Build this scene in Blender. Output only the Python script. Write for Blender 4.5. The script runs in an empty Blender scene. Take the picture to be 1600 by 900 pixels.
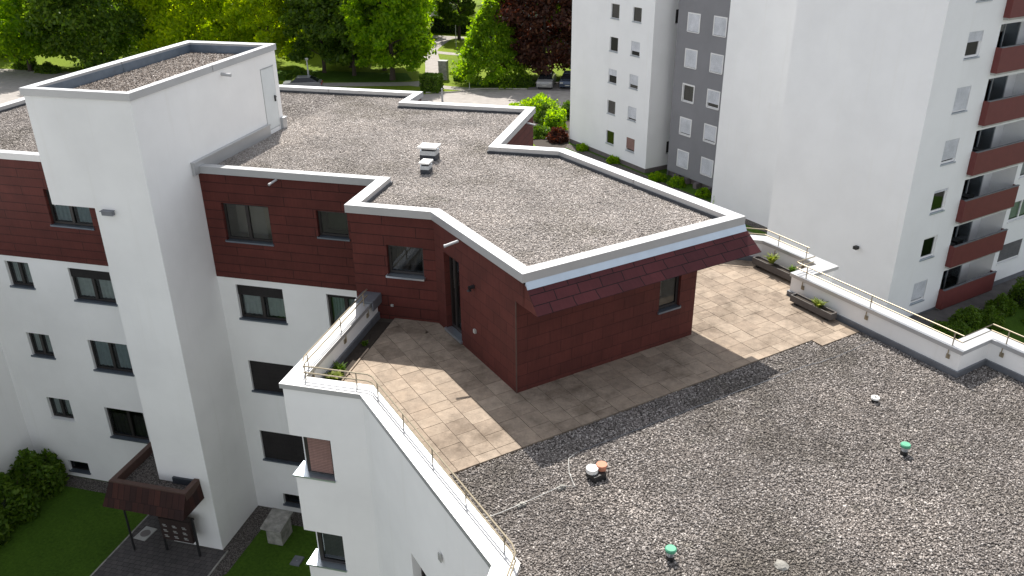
import bpy, math, random
import numpy as np
from mathutils import Matrix, Vector
random.seed(7); RNG = np.random.default_rng(7)
S2 = math.sqrt(0.5)
scene = bpy.context.scene
COL = scene.collection

# ------------------------------------------------------------ camera, sky, sun, exposure
cam_d = bpy.data.cameras.new('camera'); cam = bpy.data.objects.new('camera', cam_d); COL.objects.link(cam)
cam_d.sensor_width = 36.0; cam_d.lens = 29.485; cam_d.clip_end = 1500; cam_d.clip_start = 0.1
pitch, roll, yaw = 0.44798738, 0.01073528, 0.25250533
F = Vector((0, math.cos(pitch), -math.sin(pitch))); D0 = Vector((0, -math.sin(pitch), -math.cos(pitch))); R0 = Vector((1, 0, 0))
Rt = math.cos(roll)*R0 + math.sin(roll)*D0; Dn = -math.sin(roll)*R0 + math.cos(roll)*D0
Rz = Matrix.Rotation(yaw, 3, 'Z'); Rt, Dn, F = Rz @ Rt, Rz @ Dn, Rz @ F
m3 = Matrix((Rt, -Dn, -F)).transposed()
cam.matrix_world = Matrix.Translation((0, 0, 20)) @ m3.to_4x4()
scene.camera = cam
SUN_AZ, SUN_EL = math.radians(112.5), math.radians(53)
w = bpy.data.worlds.new('World'); scene.world = w; w.use_nodes = True
nt = w.node_tree; bg = nt.nodes['Background']
sky = nt.nodes.new('ShaderNodeTexSky'); sky.sky_type = 'NISHITA'; sky.sun_disc = False
sky.sun_elevation = SUN_EL; sky.sun_rotation = math.pi/2 - SUN_AZ
sky.air_density = 1.0; sky.dust_density = 1.4; sky.ozone_density = 1.0
hs_ = nt.nodes.new('ShaderNodeHueSaturation'); hs_.inputs['Saturation'].default_value = 0.3
nt.links.new(sky.outputs['Color'], hs_.inputs['Color']); nt.links.new(hs_.outputs['Color'], bg.inputs['Color']); bg.inputs['Strength'].default_value = 0.145
sl = bpy.data.lights.new('sun', 'SUN'); sl.energy = 4.7; sl.angle = math.radians(0.53); sl.color = (1.0, 0.95, 0.88)
so = bpy.data.objects.new('sun', sl); COL.objects.link(so)
sd = Vector((math.cos(SUN_AZ)*math.cos(SUN_EL), math.sin(SUN_AZ)*math.cos(SUN_EL), math.sin(SUN_EL)))
so.rotation_euler = sd.to_track_quat('Z', 'Y').to_euler(); so.location = (-10, 40, 60)
scene.render.engine = 'CYCLES'
scene.view_settings.view_transform = 'Standard'; scene.view_settings.look = 'None'
scene.view_settings.exposure = 0.68; scene.view_settings.gamma = 1.0
scene.cycles.max_bounces = 6; scene.cycles.transparent_max_bounces = 8
scene.render.resolution_x = 1024; scene.render.resolution_y = 576

# ------------------------------------------------------------ materials
def newmat(name):
    m = bpy.data.materials.new(name); m.use_nodes = True
    return m, m.node_tree, m.node_tree.nodes, m.node_tree.links, m.node_tree.nodes['Principled BSDF']
def setp(b, **k):
    for a, v in k.items():
        a = {'spec': 'Specular IOR Level', 'rough': 'Roughness', 'metal': 'Metallic'}.get(a, a)
        b.inputs[a].default_value = v
def coords(N, L, kind='Object', scale=(1, 1, 1), rot=(0, 0, 0)):
    tc = N.new('ShaderNodeTexCoord'); mp = N.new('ShaderNodeMapping')
    mp.inputs['Scale'].default_value = scale; mp.inputs['Rotation'].default_value = rot
    L.new(tc.outputs[kind], mp.inputs['Vector']); return mp.outputs['Vector']
def noise(N, L, vec, scale, detail=4, rough=0.6):
    n = N.new('ShaderNodeTexNoise'); n.inputs['Scale'].default_value = scale
    n.inputs['Detail'].default_value = detail; n.inputs['Roughness'].default_value = rough
    L.new(vec, n.inputs['Vector']); return n
def ramp(N, L, fac, stops):
    r = N.new('ShaderNodeValToRGB'); e = r.color_ramp.elements
    while len(e) < len(stops): e.new(0.5)
    for i, (p, c) in enumerate(stops):
        e[i].position = p; e[i].color = (*c, 1) if len(c) == 3 else c
    L.new(fac, r.inputs['Fac']); return r.outputs['Color']
def mixc(N, L, a, b, fac, mode='MIX'):
    m = N.new('ShaderNodeMix'); m.data_type = 'RGBA'; m.blend_type = mode
    for s, v in ((m.inputs[0], fac), (m.inputs[6], a), (m.inputs[7], b)):
        if hasattr(v, 'links') or hasattr(v, 'is_linked'): L.new(v, s)
        else: s.default_value = (*v, 1) if isinstance(v, tuple) and len(v) == 3 else v
    return m.outputs[2]
def bump(N, L, b, h, strength, dist):
    n = N.new('ShaderNodeBump'); n.inputs['Strength'].default_value = strength; n.inputs['Distance'].default_value = dist
    L.new(h, n.inputs['Height']); L.new(n.outputs['Normal'], b.inputs['Normal'])

def mat_plaster(name, base, var=0.05, streak=0.06):
    m, T, N, L, b = newmat(name)
    v = coords(N, L)
    n1 = noise(N, L, v, 0.45, 5, 0.6); n2 = noise(N, L, v, 60, 3, 0.6)
    vs = coords(N, L, scale=(2.2, 2.2, 0.10)); n3 = noise(N, L, vs, 1.6, 6, 0.65)
    d = tuple(c*(1-var*2.2) for c in base)
    c1 = ramp(N, L, n1.outputs['Fac'], [(0.32, d), (0.62, base)])
    c2 = mixc(N, L, c1, tuple(c*(1-streak*3.0) for c in (base[0], base[1]*0.99, base[2]*0.96)), ramp(N, L, n3.outputs['Fac'], [(0.56, (0, 0, 0)), (0.85, (0.7,)*3)]))
    L.new(c2, b.inputs['Base Color']); setp(b, rough=0.9, spec=0.25)
    bump(N, L, b, n2.outputs['Fac'], 0.25, 0.004); return m
def mat_simple(name, c, rough=0.6, metal=0.0, spec=0.5, var=0.15, nscale=3.0, bmp=0.0):
    m, T, N, L, b = newmat(name)
    v = coords(N, L); n = noise(N, L, v, nscale, 5, 0.6)
    L.new(ramp(N, L, n.outputs['Fac'], [(0.3, tuple(x*(1-var) for x in c)), (0.7, tuple(min(1, x*(1+var)) for x in c))]), b.inputs['Base Color'])
    setp(b, rough=rough, metal=metal, spec=spec)
    if bmp: bump(N, L, b, noise(N, L, v, nscale*12, 3).outputs['Fac'], bmp, 0.01)
    return m
def mat_cladding(name, c1, c2, bw, bh, joint=(0.02, 0.008, 0.008), off=0.5, mort=0.008):
    m, T, N, L, b = newmat(name)
    v = coords(N, L, 'UV')
    br = N.new('ShaderNodeTexBrick'); L.new(v, br.inputs['Vector'])
    br.offset = off
    br.inputs['Scale'].default_value = 1; br.inputs['Brick Width'].default_value = bw; br.inputs['Row Height'].default_value = bh
    br.inputs['Mortar Size'].default_value = mort; br.inputs['Mortar Smooth'].default_value = 0.3
    br.inputs['Color1'].default_value = (*c1, 1); br.inputs['Color2'].default_value = (*c2, 1); br.inputs['Mortar'].default_value = (*joint, 1)
    n = noise(N, L, v, 1.1, 5, 0.6); n2 = noise(N, L, coords(N, L, 'UV', (6, 0.6, 1)), 3, 5, 0.7)
    c = mixc(N, L, br.outputs['Color'], ramp(N, L, n.outputs['Fac'], [(0.3, (0.75, 0.75, 0.75)), (0.7, (1.15, 1.12, 1.12))]), 0.8, 'MULTIPLY')
    c = mixc(N, L, c, ramp(N, L, n2.outputs['Fac'], [(0.3, (0.82, 0.82, 0.84)), (0.7, (1.1, 1.1, 1.1))]), 0.8, 'MULTIPLY')
    L.new(c, b.inputs['Base Color']); setp(b, rough=0.72, spec=0.25)
    inv = N.new('ShaderNodeMath'); inv.operation = 'SUBTRACT'; inv.inputs[0].default_value = 1
    L.new(br.outputs['Fac'], inv.inputs[1]); bump(N, L, b, inv.outputs[0], 0.7, 0.012); return m
def mat_gravel(name, cols, scale=22, rough=0.9):
    m, T, N, L, b = newmat(name)
    v = coords(N, L); nz = noise(N, L, v, 9, 2)
    vo = N.new('ShaderNodeTexVoronoi'); vo.inputs['Scale'].default_value = scale; vo.inputs['Randomness'].default_value = 1
    L.new(v, vo.inputs['Vector'])
    wn = N.new('ShaderNodeSeparateColor'); L.new(vo.outputs['Color'], wn.inputs[0])
    c = ramp(N, L, wn.outputs[0], [(0.0, cols[0]), (0.5, cols[1]), (1.0, cols[2])])
    e = ramp(N, L, vo.outputs['Distance'], [(0.0, (1, 1, 1)), (0.45, (0.9,)*3), (0.75, (0.25,)*3)])
    c = mixc(N, L, c, e, 1.0, 'MULTIPLY')
    big = noise(N, L, v, 0.5, 5)
    c = mixc(N, L, c, ramp(N, L, big.outputs['Fac'], [(0.3, (0.82,)*3), (0.7, (1.12,)*3)]), 1.0, 'MULTIPLY')
    L.new(c, b.inputs['Base Color']); setp(b, rough=rough, spec=0.2)
    i = N.new('ShaderNodeMath'); i.operation = 'SUBTRACT'; i.inputs[0].default_value = 1; L.new(vo.outputs['Distance'], i.inputs[1])
    bump(N, L, b, i.outputs[0], 1.0, 0.03); return m
def mat_island(name, stops, rough=0.85, spec=0.25, var=True, transl=None, nscale=2.0, stain=False, patch=False):
    m, T, N, L, b = newmat(name)
    g = N.new('ShaderNodeNewGeometry')
    c = ramp(N, L, g.outputs['Random Per Island'], stops)
    if var:
        n = noise(N, L, coords(N, L), nscale, 5)
        c = mixc(N, L, c, ramp(N, L, n.outputs['Fac'], [(0.3, (0.78,)*3), (0.7, (1.15,)*3)]), 1.0, 'MULTIPLY')
    if patch:   # silt, moss and damp patches between the stones
        n7 = noise(N, L, coords(N, L), 0.33, 7, 0.72); n8 = noise(N, L, coords(N, L), 1.7, 5, 0.7)
        c = mixc(N, L, c, ramp(N, L, n7.outputs['Fac'], [(0.36, (0.66, 0.65, 0.61)), (0.50, (1.0,)*3), (0.68, (1.18, 1.16, 1.13))]), 1.0, 'MULTIPLY')
        c = mixc(N, L, c, ramp(N, L, n8.outputs['Fac'], [(0.28, (0.70, 0.72, 0.66)), (0.42, (1.0,)*3)]), 0.8, 'MULTIPLY')
    if stain:
        n5 = noise(N, L, coords(N, L), 0.9, 6, 0.7); n6 = noise(N, L, coords(N, L), 22, 4, 0.7)
        c = mixc(N, L, c, ramp(N, L, n5.outputs['Fac'], [(0.33, (0.58, 0.56, 0.54)), (0.50, (1.0,)*3), (0.75, (1.14, 1.11, 1.08))]), 1.0, 'MULTIPLY')
        c = mixc(N, L, c, ramp(N, L, n6.outputs['Fac'], [(0.3, (0.72,)*3), (0.5, (1.0,)*3)]), 0.7, 'MULTIPLY')
        bump(N, L, b, n6.outputs['Fac'], 0.4, 0.006)
    L.new(c, b.inputs['Base Color']); setp(b, rough=rough, spec=spec)
    if transl:
        tr = N.new('ShaderNodeBsdfTranslucent'); mx = N.new('ShaderNodeMixShader'); mx.inputs[0].default_value = transl[1]
        tc = mixc(N, L, c, transl[0], 1.0, 'MULTIPLY'); L.new(tc, tr.inputs['Color'])
        out = N['Material Output'] if 'Material Output' in N else [x for x in N if x.type == 'OUTPUT_MATERIAL'][0]
        L.new(b.outputs[0], mx.inputs[1]); L.new(tr.outputs[0], mx.inputs[2]); L.new(mx.outputs[0], out.inputs['Surface'])
    return m
def mat_leaf(name, c0, c1, c2, tint=(2.2, 2.0, 0.5), tf=0.5):
    return mat_island(name, [(0, c0), (0.55, c1), (1, c2)], rough=0.55, spec=0.3, transl=(tint, tf), nscale=0.35)
def mat_glass(name, dark=(0.012, 0.015, 0.016), mirror=0.35):
    m, T, N, L, b = newmat(name)
    out = [x for x in N if x.type == 'OUTPUT_MATERIAL'][0]
    tr = N.new('ShaderNodeBsdfTransparent'); tr.inputs[0].default_value = (0.72, 0.76, 0.76, 1)
    gl = N.new('ShaderNodeBsdfGlossy'); gl.inputs['Roughness'].default_value = 0.02; gl.inputs[0].default_value = (0.9, 0.95, 1, 1)
    fr = N.new('ShaderNodeFresnel'); fr.inputs[0].default_value = 1.45
    mul = N.new('ShaderNodeMath'); mul.operation = 'MULTIPLY_ADD'; mul.inputs[1].default_value = 0.9; mul.inputs[2].default_value = 0.02
    L.new(fr.outputs[0], mul.inputs[0]); mx = N.new('ShaderNodeMixShader')
    L.new(mul.outputs[0], mx.inputs[0]); L.new(tr.outputs[0], mx.inputs[1]); L.new(gl.outputs[0], mx.inputs[2])
    n = noise(N, L, coords(N, L), 0.8, 2); bp = N.new('ShaderNodeBump'); bp.inputs['Strength'].default_value = 0.05; bp.inputs['Distance'].default_value = 0.05
    L.new(n.outputs['Fac'], bp.inputs['Height']); L.new(bp.outputs[0], gl.inputs['Normal'])
    L.new(mx.outputs[0], out.inputs['Surface']); return m
def mat_grass(name, cols, scale=1.0):
    m, T, N, L, b = newmat(name)
    v = coords(N, L); a = noise(N, L, v, 0.35*scale, 6, 0.65); f = noise(N, L, v, 9*scale, 6, 0.75); h = noise(N, L, v, 45*scale, 3, 0.7)
    c = ramp(N, L, a.outputs['Fac'], [(0.3, cols[0]), (0.7, cols[1])])
    c = mixc(N, L, c, ramp(N, L, f.outputs['Fac'], [(0.25, (0.5,)*3), (0.75, (1.5,)*3)]), 1.0, 'MULTIPLY')
    L.new(c, b.inputs['Base Color']); setp(b, rough=0.9, spec=0.15)
    bump(N, L, b, h.outputs['Fac'], 0.9, 0.03); return m

MT = {}
MT['white'] = mat_plaster('white_render', (0.86, 0.855, 0.84), 0.035, 0.035)
MT['white2'] = mat_plaster('white_tower_render', (0.84, 0.845, 0.85), 0.025, 0.02)
MT['grey'] = mat_plaster('grey_render', (0.235, 0.235, 0.25), 0.05, 0.03)
MT['plinth'] = mat_simple('dark_plinth', (0.13, 0.11, 0.11), 0.9)
MT['red'] = mat_cladding('red_boards', (0.108, 0.028, 0.022), (0.092, 0.024, 0.019), 1.8, 0.29, joint=(0.028, 0.010, 0.009), mort=0.010)
MT['redpanel'] = mat_cladding('red_panels', (0.104, 0.028, 0.022), (0.088, 0.024, 0.019), 0.6, 0.31, joint=(0.035, 0.010, 0.009), mort=0.005)
MT['shingle'] = mat_cladding('red_shingles', (0.105, 0.026, 0.029), (0.070, 0.018, 0.022), 0.60, 0.30, off=0.35, joint=(0.018, 0.008, 0.01), mort=0.013)
MT['brownshingle'] = mat_cladding('brown_shingles', (0.055, 0.020, 0.015), (0.028, 0.013, 0.012), 0.22, 0.9, off=0.5, mort=0.01)
MT['rim'] = mat_simple('brown_rim', (0.075, 0.04, 0.03), 0.7, nscale=5)
MT['redbal'] = mat_simple('red_balcony', (0.135, 0.029, 0.026), 0.6, var=0.08)
MT['alu'] = mat_simple('aluminium', (0.45, 0.455, 0.46), 0.36, 0.35, var=0.05, nscale=1.2)
MT['alublue'] = mat_simple('zinc_strip', (0.50, 0.56, 0.62), 0.28, 0.8, var=0.06)
MT['upstand'] = mat_simple('upstand', (0.16, 0.20, 0.25), 0.4, 0.4)
MT['darkflash'] = mat_simple('dark_flashing', (0.035, 0.04, 0.05), 0.6)
MT['greyflash'] = mat_simple('grey_flashing', (0.17, 0.18, 0.20), 0.5, 0.3)
MT['frame_dark'] = mat_simple('dark_frame', (0.022, 0.018, 0.017), 0.45)
MT['frame_white'] = mat_simple('white_frame', (0.78, 0.78, 0.78), 0.4, var=0.03)
MT['frame_grey'] = mat_simple('grey_frame', (0.30, 0.31, 0.32), 0.4)
MT['room'] = mat_simple('room', (0.035, 0.032, 0.03), 0.9)
MT['roomgreen'] = mat_simple('room_green', (0.035, 0.05, 0.02), 0.9)
MT['shutter_dark'] = mat_cladding('dark_shutter', (0.03, 0.028, 0.028), (0.026, 0.025, 0.025), 50, 0.045, mort=0.004)
MT['shutter_grey'] = mat_cladding('grey_shutter', (0.15, 0.15, 0.155), (0.14, 0.14, 0.145), 50, 0.045, joint=(0.08, 0.08, 0.08), mort=0.004)
MT['shutter_light'] = mat_cladding('light_shutter', (0.68, 0.71, 0.75), (0.65, 0.68, 0.72), 50, 0.05, joint=(0.35, 0.35, 0.36), mort=0.004)
MT['shutter_pink'] = mat_cladding('pink_shutter', (0.33, 0.20, 0.17), (0.30, 0.185, 0.16), 50, 0.045, joint=(0.15, 0.09, 0.08), mort=0.006)
MT['beige'] = mat_simple('beige_shutter', (0.30, 0.26, 0.20), 0.8, var=0.05)
MT['glass'] = mat_glass('window_glass')
MT['curtain'] = mat_simple('curtain', (0.42, 0.46, 0.44), 0.9, var=0.12, nscale=6)
MT['curtain_blue'] = mat_simple('curtain_blue', (0.24, 0.30, 0.31), 0.9, var=0.12, nscale=6)
MT['sill'] = mat_simple('metal_sill', (0.17, 0.20, 0.24), 0.35, 0.6, var=0.06)
MT['gravel'] = mat_gravel('roof_gravel', ((0.25, 0.225, 0.205), (0.37, 0.335, 0.31), (0.46, 0.425, 0.40)), 24)
MT['gravel2'] = mat_gravel('near_gravel', ((0.09, 0.078, 0.07), (0.15, 0.132, 0.12), (0.22, 0.2, 0.185)), 26)
MT['stone'] = mat_island('gravel_stone', [(0, (0.12, 0.107, 0.10)), (0.45, (0.235, 0.212, 0.197)), (0.85, (0.34, 0.31, 0.29)), (1, (0.50, 0.47, 0.445))], nscale=0.6, patch=True)
MT['stone3'] = mat_island('dark_gravel_stone', [(0, (0.12, 0.10, 0.085)), (0.45, (0.22, 0.185, 0.16)), (0.85, (0.31, 0.275, 0.25)), (1, (0.47, 0.44, 0.41))], nscale=0.6)
MT['stone2'] = mat_island('pale_gravel_stone', [(0, (0.25, 0.225, 0.208)), (0.45, (0.40, 0.362, 0.335)), (0.85, (0.49, 0.452, 0.425)), (1, (0.62, 0.59, 0.56))], nscale=0.5, patch=True)
MT['paver'] = mat_island('paving_slab', [(0, (0.25, 0.198, 0.152)), (0.5, (0.29, 0.232, 0.178)), (1, (0.33, 0.268, 0.208))], rough=0.85, nscale=5, stain=True)
MT['joint'] = mat_simple('paving_joint', (0.07, 0.058, 0.045), 0.95)
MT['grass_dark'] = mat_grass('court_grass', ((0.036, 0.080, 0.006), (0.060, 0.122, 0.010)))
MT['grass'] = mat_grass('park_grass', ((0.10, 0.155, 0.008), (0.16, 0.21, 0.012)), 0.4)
MT['ground'] = mat_simple('ground_earth', (0.12, 0.115, 0.10), 0.95, nscale=0.4)
MT['asphalt_dark'] = mat_simple('dark_paving', (0.085, 0.078, 0.075), 0.9, nscale=1.5, bmp=0.3, var=0.3)
MT['asphalt'] = mat_simple('asphalt', (0.17, 0.155, 0.15), 0.9, nscale=1.5, bmp=0.3)
MT['pathpale'] = mat_simple('pale_path', (0.30, 0.275, 0.255), 0.9, nscale=1.5)
MT['kerb'] = mat_simple('kerb', (0.35, 0.33, 0.31), 0.9)
MT['blocks'] = mat_cladding('block_paving', (0.10, 0.093, 0.09), (0.075, 0.07, 0.07), 0.22, 0.17, joint=(0.03, 0.028, 0.026), mort=0.008)
MT['concrete'] = mat_simple('concrete', (0.27, 0.26, 0.235), 0.9, var=0.45, nscale=4, bmp=0.3)
MT['bark'] = mat_simple('bark', (0.06, 0.045, 0.035), 0.95, nscale=8, bmp=0.6)
MT['steel'] = mat_simple('rail_steel', (0.30, 0.255, 0.18), 0.45, 0.4, var=0.08)
MT['black'] = mat_simple('black_plastic', (0.015, 0.015, 0.016), 0.5)
MT['soil'] = mat_simple('soil', (0.04, 0.03, 0.022), 0.95, nscale=8, bmp=0.8)
MT['planter'] = mat_simple('planter_brown', (0.095, 0.085, 0.08), 0.8)
MT['whitepaint'] = mat_simple('white_paint', (0.78, 0.77, 0.74), 0.5, var=0.05)
MT['green_cap'] = mat_simple('green_cap', (0.08, 0.33, 0.20), 0.6, var=0.3)
MT['orange'] = mat_simple('terracotta_cap', (0.50, 0.20, 0.12), 0.7, var=0.08)
MT['brown_box'] = mat_simple('brown_letterbox', (0.035, 0.022, 0.02), 0.5)
MT['plate'] = mat_simple('name_plate', (0.38, 0.38, 0.36), 0.4)
MT['silver'] = mat_simple('silver_paint', (0.25, 0.26, 0.28), 0.3, 0.5, var=0.03)
MT['blue_car'] = mat_simple('slate_paint', (0.07, 0.09, 0.13), 0.25, 0.4, var=0.03)
MT['white_car'] = mat_simple('pale_paint', (0.28, 0.28, 0.28), 0.3, 0.2, var=0.03)
MT['carglass'] = mat_simple('car_glass', (0.012, 0.014, 0.017), 0.08, 0, 0.6)
MT['tyre'] = mat_simple('tyre', (0.015, 0.015, 0.015), 0.8)
MT['tail'] = mat_simple('lamp_red', (0.35, 0.02, 0.015), 0.3)
MT['doorw'] = mat_simple('roof_door_paint', (0.66, 0.69, 0.69), 0.5, var=0.03)
MT['leaf_bright'] = mat_leaf('leaf_bright', (0.13, 0.20, 0.005), (0.20, 0.28, 0.006), (0.26, 0.32, 0.008), (3.6, 3.2, 0.4), 0.66)
MT['leaf_mid'] = mat_leaf('leaf_mid', (0.07, 0.145, 0.005), (0.12, 0.215, 0.007), (0.18, 0.27, 0.010), (3.4, 3.1, 0.4), 0.62)
MT['leaf_dark'] = mat_leaf('leaf_dark', (0.042, 0.084, 0.010), (0.07, 0.13, 0.014), (0.125, 0.185, 0.028), (3.0, 2.8, 0.6), 0.52)
MT['leaf_copper'] = mat_leaf('leaf_copper', (0.028, 0.011, 0.009), (0.055, 0.022, 0.015), (0.10, 0.050, 0.028), (2.6, 1.2, 0.6), 0.4)
MT['leaf_cone'] = mat_leaf('leaf_cone', (0.07, 0.14, 0.006), (0.12, 0.21, 0.008), (0.18, 0.26, 0.010), (3.0, 2.9, 0.4), 0.6)
MT['leaf_hedge'] = mat_leaf('leaf_hedge', (0.045, 0.10, 0.006), (0.08, 0.15, 0.010), (0.12, 0.19, 0.016), (1.6, 1.7, 0.5), 0.35)
MT['leaf_pale'] = mat_leaf('leaf_pale', (0.35, 0.36, 0.33), (0.5, 0.5, 0.48), (0.6, 0.6, 0.57), (1, 1, 1), 0.3)
MT['leaf_plant'] = mat_leaf('leaf_plant', (0.12, 0.17, 0.02), (0.22, 0.27, 0.04), (0.32, 0.36, 0.08), (1.6, 1.6, 0.6), 0.4)

# ------------------------------------------------------------ mesh helpers
class MB:
    def __init__(s): s.v = []; s.f = []; s.uv = []; s.mi = []
    def face(s, pts, mi=0, uv=None):
        i = len(s.v); s.v += [tuple(p) for p in pts]; s.f.append(tuple(range(i, i+len(pts)))); s.mi.append(mi)
        if uv is None:
            p = [Vector(q) for q in pts]; n = Vector((0, 0, 0))
            for k in range(len(p)): n += p[k].cross(p[(k+1) % len(p)])
            if n.length < 1e-12: n = Vector((0, 0, 1))
            n.normalize()
            if abs(n.z) > 0.95: uv = [(q.x, q.y) for q in p]
            else:
                u = Vector((-n.y, n.x, 0)).normalized(); vv = n.cross(u); vv = vv if vv.z > 0 else -vv
                uv = [(q.dot(u), q.dot(vv) if abs(n.z) > 0.05 else q.z) for q in p]
        s.uv.append(uv)
    def prism(s, poly, z0, z1, mi=0, top=None, bottom=True):
        a = sum(poly[i][0]*poly[(i+1) % len(poly)][1]-poly[(i+1) % len(poly)][0]*poly[i][1] for i in range(len(poly)))
        if a < 0: poly = poly[::-1]
        n = len(poly)
        for i in range(n):
            p, q = poly[i], poly[(i+1) % n]
            s.face([(p[0], p[1], z0), (q[0], q[1], z0), (q[0], q[1], z1), (p[0], p[1], z1)], mi)
        s.face([(p[0], p[1], z1) for p in poly], mi if top is None else top)
        if bottom: s.face([(p[0], p[1], z0) for p in poly[::-1]], mi)
    def box(s, x0, x1, y0, y1, z0, z1, mi=0): s.prism([(x0, y0), (x1, y0), (x1, y1), (x0, y1)], z0, z1, mi)
    def obox(s, P, u, a0, a1, b0, b1, z0, z1, mi=0):  # u: along, b: outward normal
        n = (u[1], -u[0])
        s.prism([(P[0]+u[0]*a+n[0]*b, P[1]+u[1]*a+n[1]*b) for a, b in ((a0, b0), (a1, b0), (a1, b1), (a0, b1))], z0, z1, mi)
    def tube(s, pts, r, k=8, mi=0, caps=True):
        pts = [Vector(p) for p in pts]; rr = r if isinstance(r, (list, tuple)) else [r]*len(pts); rings = []
        for i, p in enumerate(pts):
            d = (pts[min(i+1, len(pts)-1)]-pts[max(i-1, 0)]).normalized()
            a = d.cross(Vector((0, 0, 1))) if abs(d.z) < 0.9 else d.cross(Vector((1, 0, 0)))
            a.normalize(); b = d.cross(a)
            st = len(s.v)
            for j in range(k):
                t = 2*math.pi*j/k; s.v.append(tuple(p+(a*math.cos(t)+b*math.sin(t))*rr[i]))
            rings.append(st)
        for i in range(len(rings)-1):
            for j in range(k):
                a0, a1 = rings[i]+j, rings[i]+(j+1) % k; b0, b1 = rings[i+1]+j, rings[i+1]+(j+1) % k
                s.f.append((a0, a1, b1, b0)); s.mi.append(mi); s.uv.append([(0, 0)]*4)
        if caps:
            for st in (rings[0], rings[-1]): s.f.append(tuple(range(st, st+k))); s.mi.append(mi); s.uv.append([(0, 0)]*k)
    def cyl(s, x, y, z0, z1, r0, r1=None, k=20, mi=0, top=None):
        r1 = r0 if r1 is None else r1
        P = [(math.cos(2*math.pi*j/k), math.sin(2*math.pi*j/k)) for j in range(k)]
        for j in range(k):
            a, b = P[j], P[(j+1) % k]
            s.face([(x+a[0]*r0, y+a[1]*r0, z0), (x+b[0]*r0, y+b[1]*r0, z0), (x+b[0]*r1, y+b[1]*r1, z1), (x+a[0]*r1, y+a[1]*r1, z1)], mi)
        s.face([(x+a[0]*r1, y+a[1]*r1, z1) for a in P], mi if top is None else top)
        s.face([(x+a[0]*r0, y+a[1]*r0, z0) for a in P[::-1]], mi)
    def build(s, name, mats, parent=None, smooth=False, loc=None):
        me = bpy.data.meshes.new(name); off = Vector((0, 0, 0))
        if parent is not None:
            q = parent
            while q is not None: off += q.location; q = q.parent
        elif loc is not None: off = Vector(loc)
        me.from_pydata([(x-off.x, y-off.y, z-off.z) for x, y, z in s.v], [], s.f)
        ul = me.uv_layers.new(name='UVMap'); flat = [c for uv in s.uv for p in uv for c in p]; ul.data.foreach_set('uv', flat)
        for m in (mats if isinstance(mats, (list, tuple)) else [mats]): me.materials.append(MT[m] if isinstance(m, str) else m)
        me.polygons.foreach_set('material_index', s.mi)
        if smooth: me.polygons.foreach_set('use_smooth', [True]*len(s.f))
        me.update()
        o = bpy.data.objects.new(name, me); COL.objects.link(o)
        if parent is not None: o.parent = parent
        elif loc is not None: o.location = loc
        return o
def tag(o, label=None, cat=None, group=None, kind=None):
    if label: o['label'] = label
    if cat: o['category'] = cat
    if group: o['group'] = group
    if kind: o['kind'] = kind
    return o
def empty(name, loc, label, cat, group=None):
    o = bpy.data.objects.new(name, None); o.empty_display_size = 0.3; COL.objects.link(o); o.location = loc
    return tag(o, label, cat, group)
def struct(name, mb, mats):
    o = mb.build(name, mats); o['kind'] = 'structure'; return o
def offset(poly, d, closed=True):   # positive d = to the left of the walking direction
    n = len(poly); out = []
    for i in range(n):
        p = Vector(poly[i])
        a = Vector(poly[i-1]) if (closed or i > 0) else None; b = Vector(poly[(i+1) % n]) if (closed or i < n-1) else None
        d1 = (p-a).normalized() if a is not None else None; d2 = (b-p).normalized() if b is not None else None
        if d1 is None: d1 = d2
        if d2 is None: d2 = d1
        n1 = Vector((-d1.y, d1.x)); n2 = Vector((-d2.y, d2.x)); m = (n1+n2)
        m = m/m.length_squared*2 if m.length > 1e-6 else n1
        out.append((p.x+m.x*d, p.y+m.y*d))
    return out
def ring(mb, outer, wd, z0, z1, closed=True, mi=0, seg=3.0, slope=0.015):  # coping/wall strip along a path, to its left; seams every seg metres
    inner = offset(outer, wd, closed); n = len(outer)
    for i in range(n if closed else n-1):
        j = (i+1) % n; a, b, c, d = [Vector(p) for p in (outer[i], outer[j], inner[j], inner[i])]
        L = (b-a).length; k = max(1, int(L/seg)) if seg else 1
        for t in range(k):
            g = 0.011 if k > 1 else 0
            t0, t1 = t/k+(g/L if t else 0), (t+1)/k-(g/L if t < k-1 else 0)
            p, q = a.lerp(b, t0), a.lerp(b, t1); r, s_ = d.lerp(c, t1), d.lerp(c, t0)
            mb.face([(p.x, p.y, z0), (q.x, q.y, z0), (q.x, q.y, z1+slope), (p.x, p.y, z1+slope)], mi)
            mb.face([(r.x, r.y, z0), (s_.x, s_.y, z0), (s_.x, s_.y, z1), (r.x, r.y, z1)], mi)
            mb.face([(p.x, p.y, z1+slope), (q.x, q.y, z1+slope), (r.x, r.y, z1), (s_.x, s_.y, z1)], mi)
            mb.face([(p.x, p.y, z0), (s_.x, s_.y, z0), (r.x, r.y, z0), (q.x, q.y, z0)], mi)
            if not closed and i == 0 and t == 0: mb.face([(s_.x, s_.y, z0), (p.x, p.y, z0), (p.x, p.y, z1), (s_.x, s_.y, z1)], mi)
            if not closed and i == n-2 and t == k-1: mb.face([(q.x, q.y, z0), (r.x, r.y, z0), (r.x, r.y, z1), (q.x, q.y, z1)], mi)
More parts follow.
